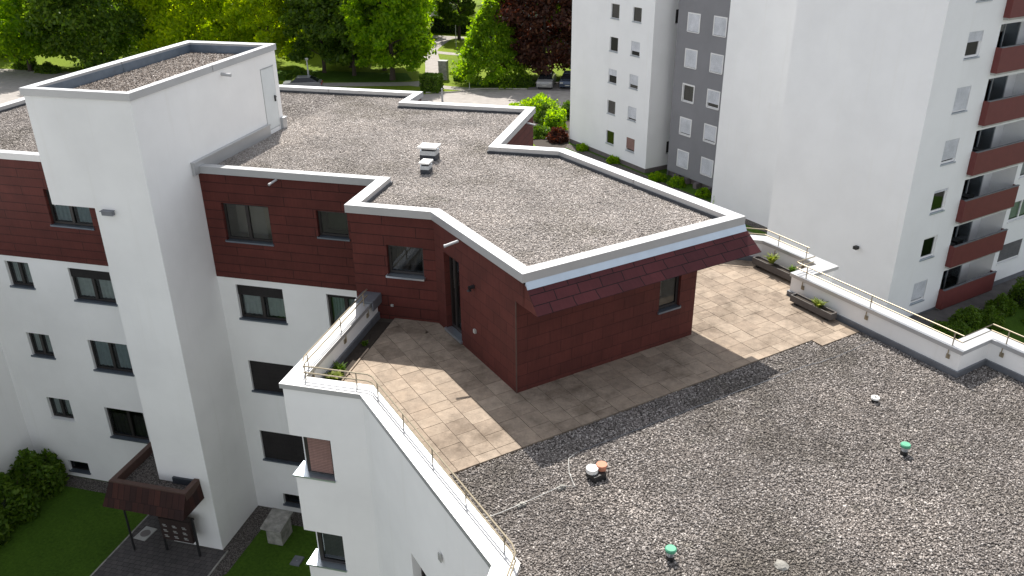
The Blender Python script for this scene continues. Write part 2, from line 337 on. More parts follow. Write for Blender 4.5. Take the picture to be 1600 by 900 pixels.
def wallmesh(mb, P0, P1, z0, z1, holes=(), depth=0.16, mi=0, rmi=None):
    """wall face seen from outside with P0 left and P1 right; holes (u0,u1,z0,z1)"""
    P0, P1 = Vector(P0), Vector(P1); L = (P1-P0).length; u = (P1-P0)/L; n = Vector((u.y, -u.x)); rmi = mi if rmi is None else rmi
    us = sorted({0, L, *[min(max(h[k], 0), L) for h in holes for k in (0, 1)]}); zs = sorted({z0, z1, *[min(max(h[k], z0), z1) for h in holes for k in (2, 3)]})
    P = lambda a, z, d=0: (P0.x+u.x*a-n.x*d, P0.y+u.y*a-n.y*d, z)
    for i in range(len(us)-1):
        for j in range(len(zs)-1):
            a, b, c, e = us[i], us[i+1], zs[j], zs[j+1]; mu, mz = (a+b)/2, (c+e)/2
            if any(h[0] < mu < h[1] and h[2] < mz < h[3] for h in holes): continue
            mb.face([P(a, c), P(b, c), P(b, e), P(a, e)], mi, [(a, c), (b, c), (b, e), (a, e)])
    for h in holes:
        a, b, c, e = h[:4]; d = h[4] if len(h) > 4 else depth
        if a > 0: mb.face([P(a, c), P(a, e), P(a, e, d), P(a, c, d)], rmi, [(0, c), (0, e), (d, e), (d, c)])
        if b < L-1e-3: mb.face([P(b, c), P(b, c, d), P(b, e, d), P(b, e)], rmi, [(0, c), (d, c), (d, e), (0, e)])
        if e < z1: mb.face([P(a, e), P(b, e), P(b, e, d), P(a, e, d)], rmi)
        if c > z0: mb.face([P(a, c), P(a, c, d), P(b, c, d), P(b, c)], rmi)
def window(parent, P0, P1, hole, frame='frame_dark', fw=0.07, mull=(0.5,), shutter=None, drop=0.0, curtain=None, sill='sill', depth=0.16, sash=True, label=None, surround=0.0, sill_out=0.05, room='room', bars=0):
    P0, P1 = Vector(P0), Vector(P1); u = (P1-P0).normalized(); n = Vector((u.y, -u.x)); a, b, c, e = hole[:4]
    f = MB(); O = (P0.x, P0.y); U = (u.x, u.y)
    d0, d1 = -depth+0.004, -depth+0.06
    cc = c+0.03
    f.obox(O, U, a, b, d0, d1, cc, cc+fw); f.obox(O, U, a, b, d0, d1, e-fw, e-0.002)
    f.obox(O, U, a+0.001, a+fw, d0, d1-0.001, cc+fw, e-fw); f.obox(O, U, b-fw, b-0.001, d0, d1-0.001, cc+fw, e-fw)
    for t in mull:
        m = a+(b-a)*t; f.obox(O, U, m-fw*0.75, m+fw*0.75, d0, d1+0.012, cc+fw, e-fw)
    if surround:
        s = surround
        f.obox(O, U, a-s, b+s, 0.002, 0.03, e, e+s); f.obox(O, U, a-s, a, 0.002, 0.03, c, e); f.obox(O, U, b, b+s, 0.002, 0.03, c, e)
    Q = lambda t, d, z: (P0.x+u.x*t+n.x*d, P0.y+u.y*t+n.y*d, z)
    dd = -depth-0.55                                    # the room behind the pane
    f.face([Q(a, dd, c), Q(b, dd, c), Q(b, dd, e), Q(a, dd, e)], 1)
    f.face([Q(a, dd, c), Q(a, d0, c), Q(a, d0, e), Q(a, dd, e)], 1); f.face([Q(b, dd, c), Q(b, d0, c), Q(b, d0, e), Q(b, dd, e)], 1)
    f.face([Q(a, dd, c), Q(b, dd, c), Q(b, d0, c), Q(a, d0, c)], 1); f.face([Q(a, dd, e), Q(b, dd, e), Q(b, d0, e), Q(a, d0, e)], 1)
    w_ = f.build('window', [frame, room], parent)
    if label: w_['label'] = label
    g = MB(); dm = (d0+d1)/2
    g.face([Q(a+fw, dm, cc+fw), Q(b-fw, dm, cc+fw), Q(b-fw, dm, e-fw), Q(a+fw, dm, e-fw)]); g.build('pane', 'glass', w_)
    if curtain:
        k = MB(); y0 = cc+fw; st = 26; pts = []
        for i in range(st+1):
            t = a+fw+(b-a-2*fw)*i/st; pts.append((t, -depth-0.07+0.018*math.sin(i*2.1)))
        for i in range(st):
            if abs(i-st/2) < 1.2 and len(mull) and curtain[2]: continue
            k.face([Q(pts[i][0], pts[i][1], y0), Q(pts[i+1][0], pts[i+1][1], y0), Q(pts[i+1][0], pts[i+1][1], y0+(e-y0)*curtain[1]), Q(pts[i][0], pts[i][1], y0+(e-y0)*curtain[1])])
        k.build('curtain', curtain[0], w_)
    if sill:
        s = MB(); s.obox(O, U, a-0.03, b+0.03, -depth+0.01, sill_out, c-0.035, c+0.012)
        for q in (a-0.03, b+0.01): s.obox(O, U, q, q+0.02, -depth+0.02, sill_out-0.003, c+0.0125, c+0.03)
        s.build('sill', sill, w_)
    if shutter:
        s = MB(); z = e-(e-c-0.04)*drop; s.obox(O, U, a+0.012, b-0.012, d1+0.016, d1+0.036, z, e-0.003); s.build('shutter', shutter, w_)
    return w_
def sub(o, name): o.name = name; return o

# ------------------------------------------------------------ ground
g = MB(); g.face([(-500, -200, 0), (500, -200, 0), (500, 700, 0), (-500, 700, 0)]); struct('ground', g, 'ground')
sheet_l = [(-130, 84), (-31, 84.5), (-26, 87.9), (-21, 88.8), (-14, 94), (40, 94), (60, 170), (-140, 170)]
g = MB(); g.face([(x, y, 0.006) for x, y in sheet_l]); struct('park_lawn', g, 'grass')
g = MB(); g.face([(-20.5, 64, 0.004), (-12, 66, 0.004), (-11.9, 82, 0.004), (-21, 82, 0.004)]); struct('side_lawn', g, 'grass')
g = MB(); g.face([(-13.6, 68, 0.005), (4, 50, 0.005), (7, 50, 0.005), (-8, 72, 0.005), (-13, 72, 0.005)]); struct('border_lawn', g, 'grass_dark')
def sheet(name, poly, z, mat):
    b = MB(); b.face([(x, y, z) for x, y in poly]); return struct(name, b, mat)
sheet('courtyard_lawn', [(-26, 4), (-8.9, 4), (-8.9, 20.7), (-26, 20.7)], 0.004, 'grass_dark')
sheet('entrance_path', [(-18.35, 2), (-14.64, 2), (-14.64, 18.44), (-16.72, 18.44), (-16.72, 20.6), (-18.35, 20.6)], 0.012, 'blocks')
k = MB(); k.box(-14.70, -14.64, 2, 18.44, 0.0, 0.03); k.box(-18.40, -18.35, 2, 20.2, 0.0, 0.03); struct('path_edging', k, 'concrete')
sheet('gravel_strip', [(-14.63, 16.9), (-14.15, 17.5), (-14.1, 20.1), (-9, 20.1), (-9, 20.72), (-14.85, 20.72), (-14.85, 18.4), (-14.63, 18.4)], 0.016, 'gravel2')
sheet('facade_gravel', [(-23.2, 20.05), (-18.41, 20.0), (-18.41, 20.61), (-23.2, 20.61)], 0.016, 'gravel2')
# park: car park / road, paths
def arc(pts, n=8):
    out = []
    P = [Vector(p) for p in pts]
    for i in range(len(P)-1):
        p0, p1, p2, p3 = P[max(i-1, 0)], P[i], P[i+1], P[min(i+2, len(P)-1)]
        for k in range(n):
            t = k/n; out.append(tuple(0.5*((2*p1)+(-p0+p2)*t+(2*p0-5*p1+4*p2-p3)*t*t+(-p0+3*p1-3*p2+p3)*t**3)))
    return out+[tuple(P[-1])]
sheet('road', arc([(-31, 84.5), (-33, 80), (-36, 70), (-40, 60)])[::1]+[(-30, 55), (-17.5, 62)]+arc([(-18.5, 70), (-19.2, 74), (-17, 79.5), (-12, 82), (30, 82)])+[(30, 89.0)]+arc([(-16.5, 89.2), (-22, 88.4), (-26, 87.5), (-28.3, 85.5), (-31, 84.5)]), 0.010, 'pathpale')
sheet('parking_bay', [(-21, 88.7), (30, 89.0), (30, 94), (-14.5, 94), (-21, 93)], 0.014, 'asphalt')
kb = MB(); ring(kb, arc([(-31.2, 84.9), (-28.0, 86.0), (-26, 87.9), (-21, 88.8)]), 0.14, 0.0, 0.10, closed=False, seg=1.0); struct('road_kerb', kb, 'kerb')
def ribbon(name, pts, wd, z, mat):
    c = arc(pts, 6); L = offset(c, wd/2, False); R_ = offset(c, -wd/2, False); b = MB()
    for i in range(len(c)-1): b.face([(*R_[i], z), (*R_[i+1], z), (*L[i+1], z), (*L[i], z)])
    return struct(name, b, mat)
sheet('painted_tree_shade', [(-56, 86.9), (-36.5, 88.9), (-35.0, 91.0), (-37.0, 94.5), (-56, 93)], 0.010, 'grass_dark')  # shade of the tree row painted as a darker grass sheet
sheet('hedge_ground', [(-27.8, 89.0), (-21.5, 89.4), (-14, 94.2), (-14, 95.5), (-27.5, 92.5)], 0.010, 'grass_dark')
ribbon('park_path', [(-46, 86.0), (-38, 88.0), (-34.0, 89.3), (-32.9, 91.5), (-35.2, 99), (-38.0, 106), (-39.6, 111), (-40.4, 121)], 2.0, 0.02, 'pathpale')
ribbon('side_path', [(-38.5, 108.4), (-34, 107.3), (-26, 107.0), (-10, 107)], 1.5, 0.024, 'pathpale')
ribbon('crossing_path', [(-34.5, 88.8), (-30.5, 88.0), (-27.3, 87.6), (-24, 87.9)], 1.5, 0.028, 'pathpale')
ribbon('back_path', [(-60, 122), (-42, 120.3), (-30, 119.5), (-10, 119)], 2.2, 0.016, 'pathpale')
sheet('west_pavement', [(-110, 60), (-72, 62), (-66, 84), (-80, 87.5), (-100, 86), (-120, 80)], 0.010, 'pathpale')
# tower foreground ground
sheet('tower_pavement', [(6, 34), (8, 36.9), (30, 58.9), (30, 62), (6, 38)], 0.012, 'asphalt_dark')
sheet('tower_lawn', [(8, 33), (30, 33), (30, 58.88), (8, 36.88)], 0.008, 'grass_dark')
sheet('tower_border', [(-13.5, 68.6), (-13.0, 69.3), (5, 51.5), (4.2, 50.8)], 0.012, 'gravel2')
sheet('garden_border', [(-14.6, 66.5), (-12.7, 66.5), (-12.9, 80), (-18.3, 80.5), (-18.6, 74)], 0.014, 'soil')

# ------------------------------------------------------------ near apartment building
BLD = empty('apartment_building', (-12, 21, 0), 'white apartment block with red clad top floor, stair tower and gravel terrace roof in front', 'building')
YL, YR = 20.62, 20.73
PH = [(-9.20, 18.56), (-6.86, 18.56), (-3.76, 15.46), (0.75, 19.97), (-4.68, 24.78), (-6.72, 24.78), (-6.72, 29.78), (-11.64, 29.78), (-11.64, 31.37), (-26.75, 31.37), (-26.75, 20.6), (-18.0, 20.6), (-14.9, 20.67), (-9.20, 20.67)]
PHW = offset(PH, 0.07)
FLR = {3: (7.66, 8.86), 2: (4.95, 6.12), 1: (2.15, 3.42)}
# facade right of the tower
RP0, RP1 = (-14.88, YR), (-9.13, YR)
def hr(x0, x1, z0, z1): return (x0+14.88, x1+14.88, z0, z1)
redR = [hr(-14.27, -12.72, 10.35, 11.56), hr(-11.19, -10.22, 10.74, 11.57)]
whR = [hr(-14.27, -12.66, *FLR[3]), hr(-11.19, -10.2, *FLR[3]), hr(-14.27, -12.66, *FLR[2]), hr(-14.29, -11.75, 2.15, 3.36), hr(-11.19, -10.2, *FLR[2]), hr(-11.10, -10.2, *FLR[1]), hr(-13.78, -12.6, 0.28, 0.76)]
b = MB(); wallmesh(b, RP0, RP1, 9.09, 12.5, redR); b.build('red_cladding', 'red', BLD)
b = MB(); wallmesh(b, (-14.88, YR+0.03), (-9.0, YR+0.03), 0, 9.09, whR); b.face([(-14.88, YR, 9.09), (-9.13, YR, 9.09), (-9.13, YR+0.03, 9.09), (-14.88, YR+0.03, 9.09)])
b.build('facade_wall', 'white', BLD)
W0, W1 = (-14.88, YR+0.03), (-9.0, YR+0.03)
window(BLD, RP0, RP1, redR[0], 'frame_dark', shutter='shutter_grey', drop=0.0, curtain=None, label='wide window in the red wall beside the stair tower, one side grey, one beige', room='beige')
window(BLD, RP0, RP1, redR[1], 'frame_dark', mull=(), room='roomgreen')
window(BLD, W0, W1, whR[0], mull=(0.5,), shutter='shutter_dark', drop=0.32, curtain=('curtain', 0.75, True))
window(BLD, W0, W1, whR[1], mull=(0.6,), shutter='shutter_dark', drop=0.1, curtain=('curtain_blue', 0.9, True))
window(BLD, W0, W1, whR[2], mull=(), shutter='shutter_dark', drop=1.0)
window(BLD, W0, W1, whR[3], mull=(0.5,), shutter='shutter_dark', drop=1.0)
window(BLD, W0, W1, whR[4], mull=(), shutter='shutter_dark', drop=0.6)
window(BLD, W0, W1, whR[5], mull=(), shutter='shutter_dark', drop=0.6)
window(BLD, W0, W1, whR[6], mull=(), fw=0.04)
# facade left of the tower
LP0, LP1 = (-24.05, YL), (-16.0, YL)
def hl(x0, x1, z0, z1): return (x0+24.05, x1+24.05, z0, z1)
redL = [hl(-20.46, -18.9, 10.36, 11.56)]
whL = [hl(-22.82, -21.88, 7.93, 8.87), hl(-20.34, -18.75, 7.67, 8.86), hl(-22.8, -21.86, 5.22, 6.15), hl(-20.3, -18.75, 4.98, 6.17), hl(-22.75, -21.78, 2.60, 3.50), hl(-20.34, -18.75, 2.16, 3.43), hl(-22.62, -21.74, 0.25, 0.72)]
b = MB(); wallmesh(b, (-26.68, YL), (-16.0, YL), 9.09, 12.5, [(h[0]+2.63, h[1]+2.63, h[2], h[3]) for h in redL]); b.build('red_cladding', 'red', BLD)
b = MB(); wallmesh(b, (-24.05, YL+0.03), (-16.0, YL+0.03), 0, 9.09, whL); b.face([(-24.05, YL, 9.09), (-16, YL, 9.09), (-16, YL+0.03, 9.09), (-24.05, YL+0.03, 9.09)]); b.build('facade_wall', 'white', BLD)
V0, V1 = (-24.05, YL+0.03), (-16.0, YL+0.03)
window(BLD, LP0, LP1, redL[0], curtain=('curtain_blue', 0.8, True))
window(BLD, V0, V1, whL[0], curtain=('curtain', 0.95, True)); window(BLD, V0, V1, whL[1], shutter='shutter_dark', drop=0.3, curtain=('curtain', 0.7, True))
window(BLD, V0, V1, whL[2], curtain=('curtain', 0.95, True)); window(BLD, V0, V1, whL[3], curtain=('curtain_blue', 0.95, True))
window(BLD, V0, V1, whL[4], curtain=('curtain', 0.95, True), sill='frame_white'); window(BLD, V0, V1, whL[5], mull=(0.55,), curtain=('room', 0.7, True))
window(BLD, V0, V1, whL[6], mull=(), fw=0.04)
b = MB(); wallmesh(b, (-24.05, 3), (-24.05, YL+0.03), 0, 9.09); b.prism([(-24.06, 3), (-24.06, 21), (-40, 21), (-40, 3)], 9.09, 9.3); b.build('side_wing_wall', 'white', BLD)
# other sides
P = PHW
b = MB()
wallmesh(b, P[13], P[0], 9.09, 12.5)
HW = [(0.97, 1.97, 10.78, 11.63)]; wallmesh(b, P[0], P[1], 9.45, 12.5, HW)
b.build('red_cladding', 'red', BLD)
window(BLD, P[0], P[1], HW[0], mull=(), frame='frame_dark', sill='alublue', sill_out=0.12)
cs = P[1][0]+P[1][1]; Dp0 = ((cs-19.78)/2, (cs+19.78)/2); Dp1 = (Dp0[0]+3.72, Dp0[1]+3.72)
b = MB(); sC = math.hypot(P[2][0]-P[1][0], P[2][1]-P[1][1])
DOOR = (0.50, 1.33, 9.58, 11.75, 0.22)
wallmesh(b, P[1], Dp0, 9.45, 11.84, [DOOR]); wallmesh(b, P[1], P[2], 11.84, 12.5); cw = b.build('red_panel_wall', 'redpanel', BLD)
n_ = (-S2, -S2); u_ = (S2, -S2); O = P[1]
f = MB()
for a0, a1 in ((0.50, 0.57), (0.72, 0.80), (1.26, 1.33)): f.obox(O, u_, a0, a1, -0.218, -0.15, 9.62, 11.748)
f.obox(O, u_, 0.57, 1.26, -0.217, -0.151, 9.60, 9.70); f.obox(O, u_, 0.57, 1.26, -0.217, -0.151, 11.67, 11.747)
dr = f.build('terrace_door', 'frame_dark', BLD)
f = MB(); f.obox(O, u_, 0.80, 1.26, -0.20, -0.185, 9.70, 11.67); f.build('pane', 'glass', dr)
f = MB(); f.obox(O, u_, 0.83, 1.24, -0.30, -0.25, 9.65, 11.7); f.obox(O, u_, 0.50, 1.33, -0.5, -0.49, 9.5, 11.8, 1); f.build('curtain', ['beige', 'room'], dr)
f = MB(); f.obox(O, u_, 0.46, 1.37, -0.15, 0.06, 9.53, 9.60); f.build('threshold', 'alublue', dr)
# D wall, under the mansard (set back from the eave)
b = MB(); DW = [(4.09-0.0, 4.75, 10.46, 11.40)]
wallmesh(b, Dp0, Dp1, 9.45, 12.3, DW); wallmesh(b, Dp1, (Dp1[0]-5.2, Dp1[1]+5.2), 9.45, 12.3)
wallmesh(b, (P[2][0]-0.0, P[2][1]), (P[2][0]+0.001, P[2][1]+0.001), 12.3, 12.5)
b.build('red_panel_wall', 'redpanel', BLD)
window(BLD, Dp0, Dp1, DW[0], mull=(), depth=0.14, room='beige')
b = MB(); b.obox(Dp0, (S2, S2), -0.012, 0.012, -0.012, 0.012, 9.5, 11.85); b.build('corner_trim', 'rim', BLD)
# mansard eave
def mz(mb, A0, A1, B0, B1, z0, z1):
    mb.face([(*A0, z0), (*A1, z0), (*B1, z1), (*B0, z1)])
e0, e1 = Vector((-3.70, 15.52)), Vector((0.77, 19.99))
out = Vector((S2, -S2)); t_ = Vector((S2, S2)); lip = 0.46
b0_, b1_ = e0+out*lip, e1+out*lip
ZT, ZB = 12.36, 11.84
b0_ = Vector(((11.82-18.57)/2, (11.82+18.57)/2)); b1_ = Vector(((21.0-18.57)/2, (21.0+18.57)/2))
b = MB()
b.face([(*b0_, ZB), (*b1_, ZB), (*e1, ZT), (*e0, ZT)], 0, [(0, 0), (6.3, 0), (6.3, 0.87), (0, 0.87)])
i0, i1 = Vector(Dp0)-out*0.02, Vector(Dp0)-out*0.02+t_*6.45
b.face([(*b0_, ZB), (*i0, ZB-0.0), (*i1, ZB), (*b1_, ZB)], 1)
b.face([(*i0, ZB), (*i0, ZT+0.1), (*e0, ZT), (*b0_, ZB)], 2)
b.face([(*e0, ZT), (*i0, ZT+0.1), (*i1, ZT+0.1), (*e1, ZT)], 1)
b.face([(*i1, ZB), (*b1_, ZB), (*e1, ZT), (*i1, ZT+0.1)], 2)
ms = b.build('mansard_eave', ['shingle', 'redbal', 'redpanel'], BLD)
b = MB(); o1 = out*0.045
b.face([(*(e0+o1+out*.02), ZT-0.06), (*(e1+o1+out*.02), ZT-0.06), (*(e1+out*-0.02), 12.46), (*(e0+out*-0.02), 12.46)])
b.face([(*(e0+o1+out*.02), ZT-0.06), (*(e0+out*-0.02), 12.46), (*(e0-out*0.06), ZT-0.06)])
b.face([(*(e1+o1+out*.02), ZT-0.06), (*(e1+out*-0.02), 12.46), (*(e1-out*0.06), ZT-0.06)])
b.build('eave_flashing', 'alublue', ms)
# back walls with +x faces
b = MB(); h3 = [(1.9, 3.1, 10.4, 11.5)]
wallmesh(b, P[4], P[5], 9.09, 12.5); wallmesh(b, P[5], P[6], 9.09, 12.5, [(2.3, 3.4, 10.35, 11.5)]); wallmesh(b, P[6], P[7], 9.09, 12.5); wallmesh(b, P[7], P[8], 9.09, 12.5); wallmesh(b, P[3], P[4], 12.0, 12.5); wallmesh(b, P[8], P[9], 9.09, 12.5); wallmesh(b, P[9], P[10], 9.09, 12.5)
b.build('red_cladding', 'red', BLD)
window(BLD, P[5], P[6], (2.3, 3.4, 10.35, 11.5), curtain=('curtain', 0.5, True))
b = MB(); wallmesh(b, P[5], P[6], 0, 9.09); wallmesh(b, P[6], P[7], 0, 9.09); wallmesh(b, P[7], P[8], 0, 9.09); wallmesh(b, P[8], P[9], 0, 9.09); wallmesh(b, P[9], P[10], 0, 9.09)
b.build('facade_wall', 'white', BLD)
# main roof
b = MB(); b.face([(-0.17, 19.45, 12.02), (0.62, 20.1, 12.02), (-4.7, 24.7, 12.02), (-5.2, 24.3, 12.02)]); b.build('soffit', 'redbal', BLD)
roofp = offset(PH, 0.30)
b = MB(); b.face([(*p, 12.44) for p in roofp]); b.build('gravel_roof', 'gravel', BLD)
b = MB(); ring(b, PH, 0.31, 12.46, 12.655, seg=3.2); b.build('roof_coping', 'alu', BLD)
b = MB(); ring(b, offset(PH, 0.312), 0.035, 12.40, 12.525, seg=0, slope=0); b.build('shadow_gap_flashing', 'darkflash', BLD)  # flashing ring coloured dark to draw the shadow gap below the coping

# stair tower
TX0, TX1, TY0, TY1 = -18.12, -14.86, 18.45, 26.0
TXL = -16.72
b = MB()
wallmesh(b, (TX0, TY0), (TX1, TY0), 12.01, 15.1); wallmesh(b, (TXL, TY0), (TX1, TY0), 0, 12.01)
dh = (6.48, 7.30, 12.58, 14.62, 0.05)
wallmesh(b, (TX1, TY0), (TX1, TY1), 0, 15.1, [dh]); wallmesh(b, (TX1, TY1), (TX0, TY1), 12, 15.1); wallmesh(b, (TX0, TY1), (TX0, TY0), 12.01, 15.1); wallmesh(b, (TXL, TY1), (TXL, TY0), 0, 12.01)
b.face([(TX0, TY0, 12.01), (TXL, TY0, 12.01), (TXL, TY1, 12.01), (TX0, TY1, 12.01)])
b.build('stair_tower_wall', 'white', BLD)
TP = [(TX0-0.05, TY0-0.05), (TX1+0.05, TY0-0.05), (TX1+0.05, TY1+0.05), (TX0-0.05, TY1+0.05)]
b = MB(); ring(b, TP, 0.26, 15.09, 15.27, seg=3.6); b.build('tower_coping', 'alu', BLD)
b = MB(); q = offset(TP, 0.255); ring(b, q, 0.02, 14.9, 15.2, seg=2.5, slope=0); b.build('tower_upstand', 'upstand', BLD)
b = MB(); b.face([(*p, 14.93) for p in offset(TP, 0.2)]); b.build('tower_gravel', 'gravel2', BLD)
b = MB(); b.box(TX1-0.045, TX1-0.004, TY0+6.484, TY0+7.29, 12.6, 14.6); d_ = b.build('roof_door', 'doorw', BLD)
b = MB(); b.box(TX1-0.01, TX1+0.03, TY0+7.14, TY0+7.20, 13.45, 13.65); b.tube([(TX1+0.03, TY0+7.17, 13.6), (TX1+0.07, TY0+7.17, 13.6), (TX1+0.07, TY0+7.05, 13.6)], 0.012); b.build('door_handle', 'black', d_)
b = MB(); b.box(TX1-0.02, TX1+0.012, TY0+6.46, TY0+6.482, 12.6, 14.64); b.box(TX1-0.02, TX1+0.016, TY0+6.46, TY0+7.32, 14.615, 14.64); b.build('door_frame', 'alu', d_)
b = MB()
for y0, y1 in ((20.45, 24.90), (25.78, 26.05)):
    b.box(TX1, TX1+0.10, y0, y1, 12.45, 12.80); b.box(TX1, TX1+0.135, y0-0.01, y1+0.01, 12.80, 12.835)
b.build('tower_base_flashing', 'alu', BLD)
def spout(P, d, L=0.22, r=0.035):
    m = MB(); p = Vector(P); d = Vector(d).normalized(); m.tube([p, p+d*L], r, 10); m.tube([p+d*L*0.9, p+d*(L+0.012)], r*1.15, 10); return m.build('overflow_spout', 'alu', BLD)
spout((-12.30, 20.70, 12.43), (-0.35, -1, -0.25), 0.30); spout((-5.80, 17.45, 12.43), (-1, -0.8, -0.25), 0.36); spout((-6.75, 28.5, 12.4), (1, 0, -0.2), 0.3)
spout((TX1-0.02, 22.7, 14.93), (1, 0.2, -0.1), 0.30, 0.05); spout((TX0+0.02, 20.6, 13.4), (-1, -0.5, -0.25), 0.4); spout((-19.0, 20.60, 12.2), (-0.3, -1, -0.3), 0.4, 0.05)
b = MB(); b.box(-16.44, -16.10, TY0-0.12, TY0, 11.86, 11.98); b.prism([(-16.46, TY0-0.16), (-16.08, TY0-0.16), (-16.08, TY0), (-16.46, TY0)], 11.98, 12.0); b.build('wall_light', 'greyflash', BLD)
# wall lamp and socket on the C wall
def onC(a, d): return (P[1][0]+u_[0]*a+n_[0]*d, P[1][1]+u_[1]*a+n_[1]*d)
b = MB(); x, y = onC(2.08, 0.0); x2, y2 = onC(2.08, 0.13); b.tube([(x, y, 11.42), (x2, y2, 11.42), (x2, y2, 11.34)], [0.05, 0.05, 0.06], 12); b.build('wall_lamp', 'black', BLD)
b = MB(); b.obox(onC(2.05, 0.001), u_, 0, 0.09, 0, 0.05, 10.18, 10.28); b.build('wall_socket', 'plate', BLD)
b = MB(); b.obox((-8.15, 18.62), (1, 0), 0, 0.07, 0, 0.04, 9.86, 9.92); b.build('wall_socket', 'plate', BLD)

# terrace block -------------------------------------------------
OUT = [(-8.87, 18.6), (-8.87, 14.0), (-6.98, 14.0), (-2.86, 9.80), (-2.86, 2.0)]
RIN = [(-4.6, 24.78), (1.53, 24.78), (3.03, 23.28), (2.27, 22.52), (5.88, 18.9), (6.67, 19.7), (14.0, 12.35)]
ROUT = offset(RIN, 0.30, False)
z0T, zC = 9.5, 10.17
b = MB()
nb = [(0, 1.0, 7.66, 8.78), (0, 1.0, 4.93, 6.0), (0, 1.0, 2.15, 3.3)]
wallmesh(b, OUT[1], OUT[2], 0, 10.06, nb, depth=0.2)
cwn = [(2.2, 3.1, 4.9, 7.45)]
wallmesh(b, OUT[2], OUT[3], 0, 10.06, cwn, depth=0.25); wallmesh(b, OUT[3], OUT[4], 0, 10.06)
wallmesh(b, OUT[0], OUT[1], 0, 10.06, [(4.1, 4.6, h[2], h[3]) for h in nb], depth=0.2)
b_r = MB()
for i in range(len(ROUT)-1): wallmesh(b_r, ROUT[i+1], ROUT[i], 0, 10.08)
b_r.build('block_wall', 'white', BLD)
for h in nb:
    for z in (h[2], h[3]): b.face([(-8.87, 14.0, z), (-8.6, 14.0, z), (-8.6, 14.3, z), (-8.87, 14.3, z)])
b.build('block_wall', 'white', BLD)
# parapet inner faces
LIN = offset(OUT, 0.33, False)
b = MB()
for i in range(len(LIN)-1): wallmesh(b, LIN[i+1], LIN[i], 9.4, 10.06)
b.build('parapet_wall', 'white', BLD); b = MB()
for i in range(len(RIN)-1): wallmesh(b, RIN[i], RIN[i+1], 9.4, 10.08)
b.build('parapet_wall', 'white', BLD)
b = MB(); oo = offset(OUT, -0.05, False); oo[0] = (oo[0][0], 18.63)
ring(b, oo, 0.43, 10.05, 10.155, closed=False, seg=3.0)
ro = offset(RIN, 0.36, False); ri = offset(RIN, -0.04, False)
b.build('parapet_coping', 'alu', BLD); b = MB(); ring(b, ri, 0.42, 10.07, 10.17, closed=False, seg=3.2, slope=0.0); b.build('parapet_coping', 'alu', BLD)
b = MB()
ring(b, LIN, 0.05, 9.4, 9.66, closed=False, seg=0, slope=0); b.build('parapet_flashing', 'greyflash', BLD); b = MB(); ring(b, offset(RIN, -0.05, False), 0.05, 9.4, 9.62, closed=False, seg=0, slope=0)
b.build('parapet_flashing', 'greyflash', BLD)
b = MB(); b.box(-8.93, -8.42, 18.05, 18.64, 10.175, 10.22); b.box(-8.45, -8.41, 18.05, 18.62, 9.95, 10.2); b.build('end_flashing', 'greyflash', BLD)
# corner windows of the bay
for h, shut in zip(nb, ('shutter_pink', 'shutter_dark', 'shutter_dark')):
    f = MB(); zb, zt = h[2], h[3]
    f.box(-8.62, -7.87, 14.14, 14.2, zb+0.03, zb+0.11); f.box(-8.62, -7.87, 14.14, 14.2, zt-0.12, zt); f.box(-8.62, -8.52, 14.139, 14.2, zb+0.11, zt-0.12); f.box(-7.94, -7.871, 14.139, 14.2, zb+0.11, zt-0.12)
    f.box(-8.62, -8.56, 14.2, 14.5, zb+0.03, zb+0.1); f.box(-8.62, -8.56, 14.2, 14.5, zt-0.1, zt); f.box(-8.6, -7.85, 14.5, 14.55, zb, zt, 1)
    ww = f.build('corner_window', ['frame_dark', 'room'], BLD)
    g_ = MB(); g_.face([(-8.52, 14.165, zb+.11), (-7.94, 14.165, zb+.11), (-7.94, 14.165, zt-.12), (-8.52, 14.165, zt-.12)]); g_.face([(-8.59, 14.2, zb+.1), (-8.59, 14.5, zb+.1), (-8.59, 14.5, zt-.1), (-8.59, 14.2, zt-.1)]); g_.build('pane', 'glass', ww)
    s = MB(); yb = 14.105 if shut == 'shutter_pink' else 14.22; s.box(-8.51, -7.95, yb, yb+0.015, zb+.1, zt-.10); s.build('blind', shut if shut == 'shutter_pink' else 'shutter_grey', ww)
    s = MB(); s.prism([(-8.92, 13.95), (-7.85, 13.95), (-7.85, 14.14), (-8.62, 14.14), (-8.62, 14.5), (-8.92, 14.5)], zb-0.03, zb+0.015); s.build('sill', 'alublue', ww)
window(BLD, OUT[2], OUT[3], (2.2, 3.1, 4.9, 7.45), depth=0.25, mull=(0.5,), curtain=('curtain', 0.9, True))
b = MB(); px_, py_ = -4.35, 11.32; b.obox((px_-0.5*0.1, py_), (S2, -S2), 0, 0.12, 0, 0.02, 8.55, 8.72); b.build('wall_socket', 'plate', BLD)

# terrace floor: pavers as real slabs
def clip(poly, a, b_, c):     # keep a*x+b*y<=c
    out = []
    for i in range(len(poly)):
        p, q = poly[i], poly[(i+1) % len(poly)]; dp, dq = a*p[0]+b_*p[1]-c, a*q[0]+b_*q[1]-c
        if dp <= 0: out.append(p)
        if dp*dq < 0: t = dp/(dp-dq); out.append((p[0]+(q[0]-p[0])*t, p[1]+(q[1]-p[1])*t))
    return out
pv = MB(); rw = 0.50
def paver(q, planes, z):
    for pl in planes:
        q = clip(q, *pl)
        if len(q) < 3: return
    A = abs(sum(q[i][0]*q[(i+1) % len(q)][1]-q[(i+1) % len(q)][0]*q[i][1] for i in range(len(q))))/2
    if A < 0.006: return
    pv.prism(q, 9.44, z, bottom=False)
D_LINE = -17.20
regA = [(1, -1, D_LINE), (-1, 0, 7.0), (-1, -1, -7.5), (1, 1, 24.62)]
regC = [(1, 0, -7.0), (-1, 0, 8.08), (0, -1, -14.36), (0, 1, 18.7)]
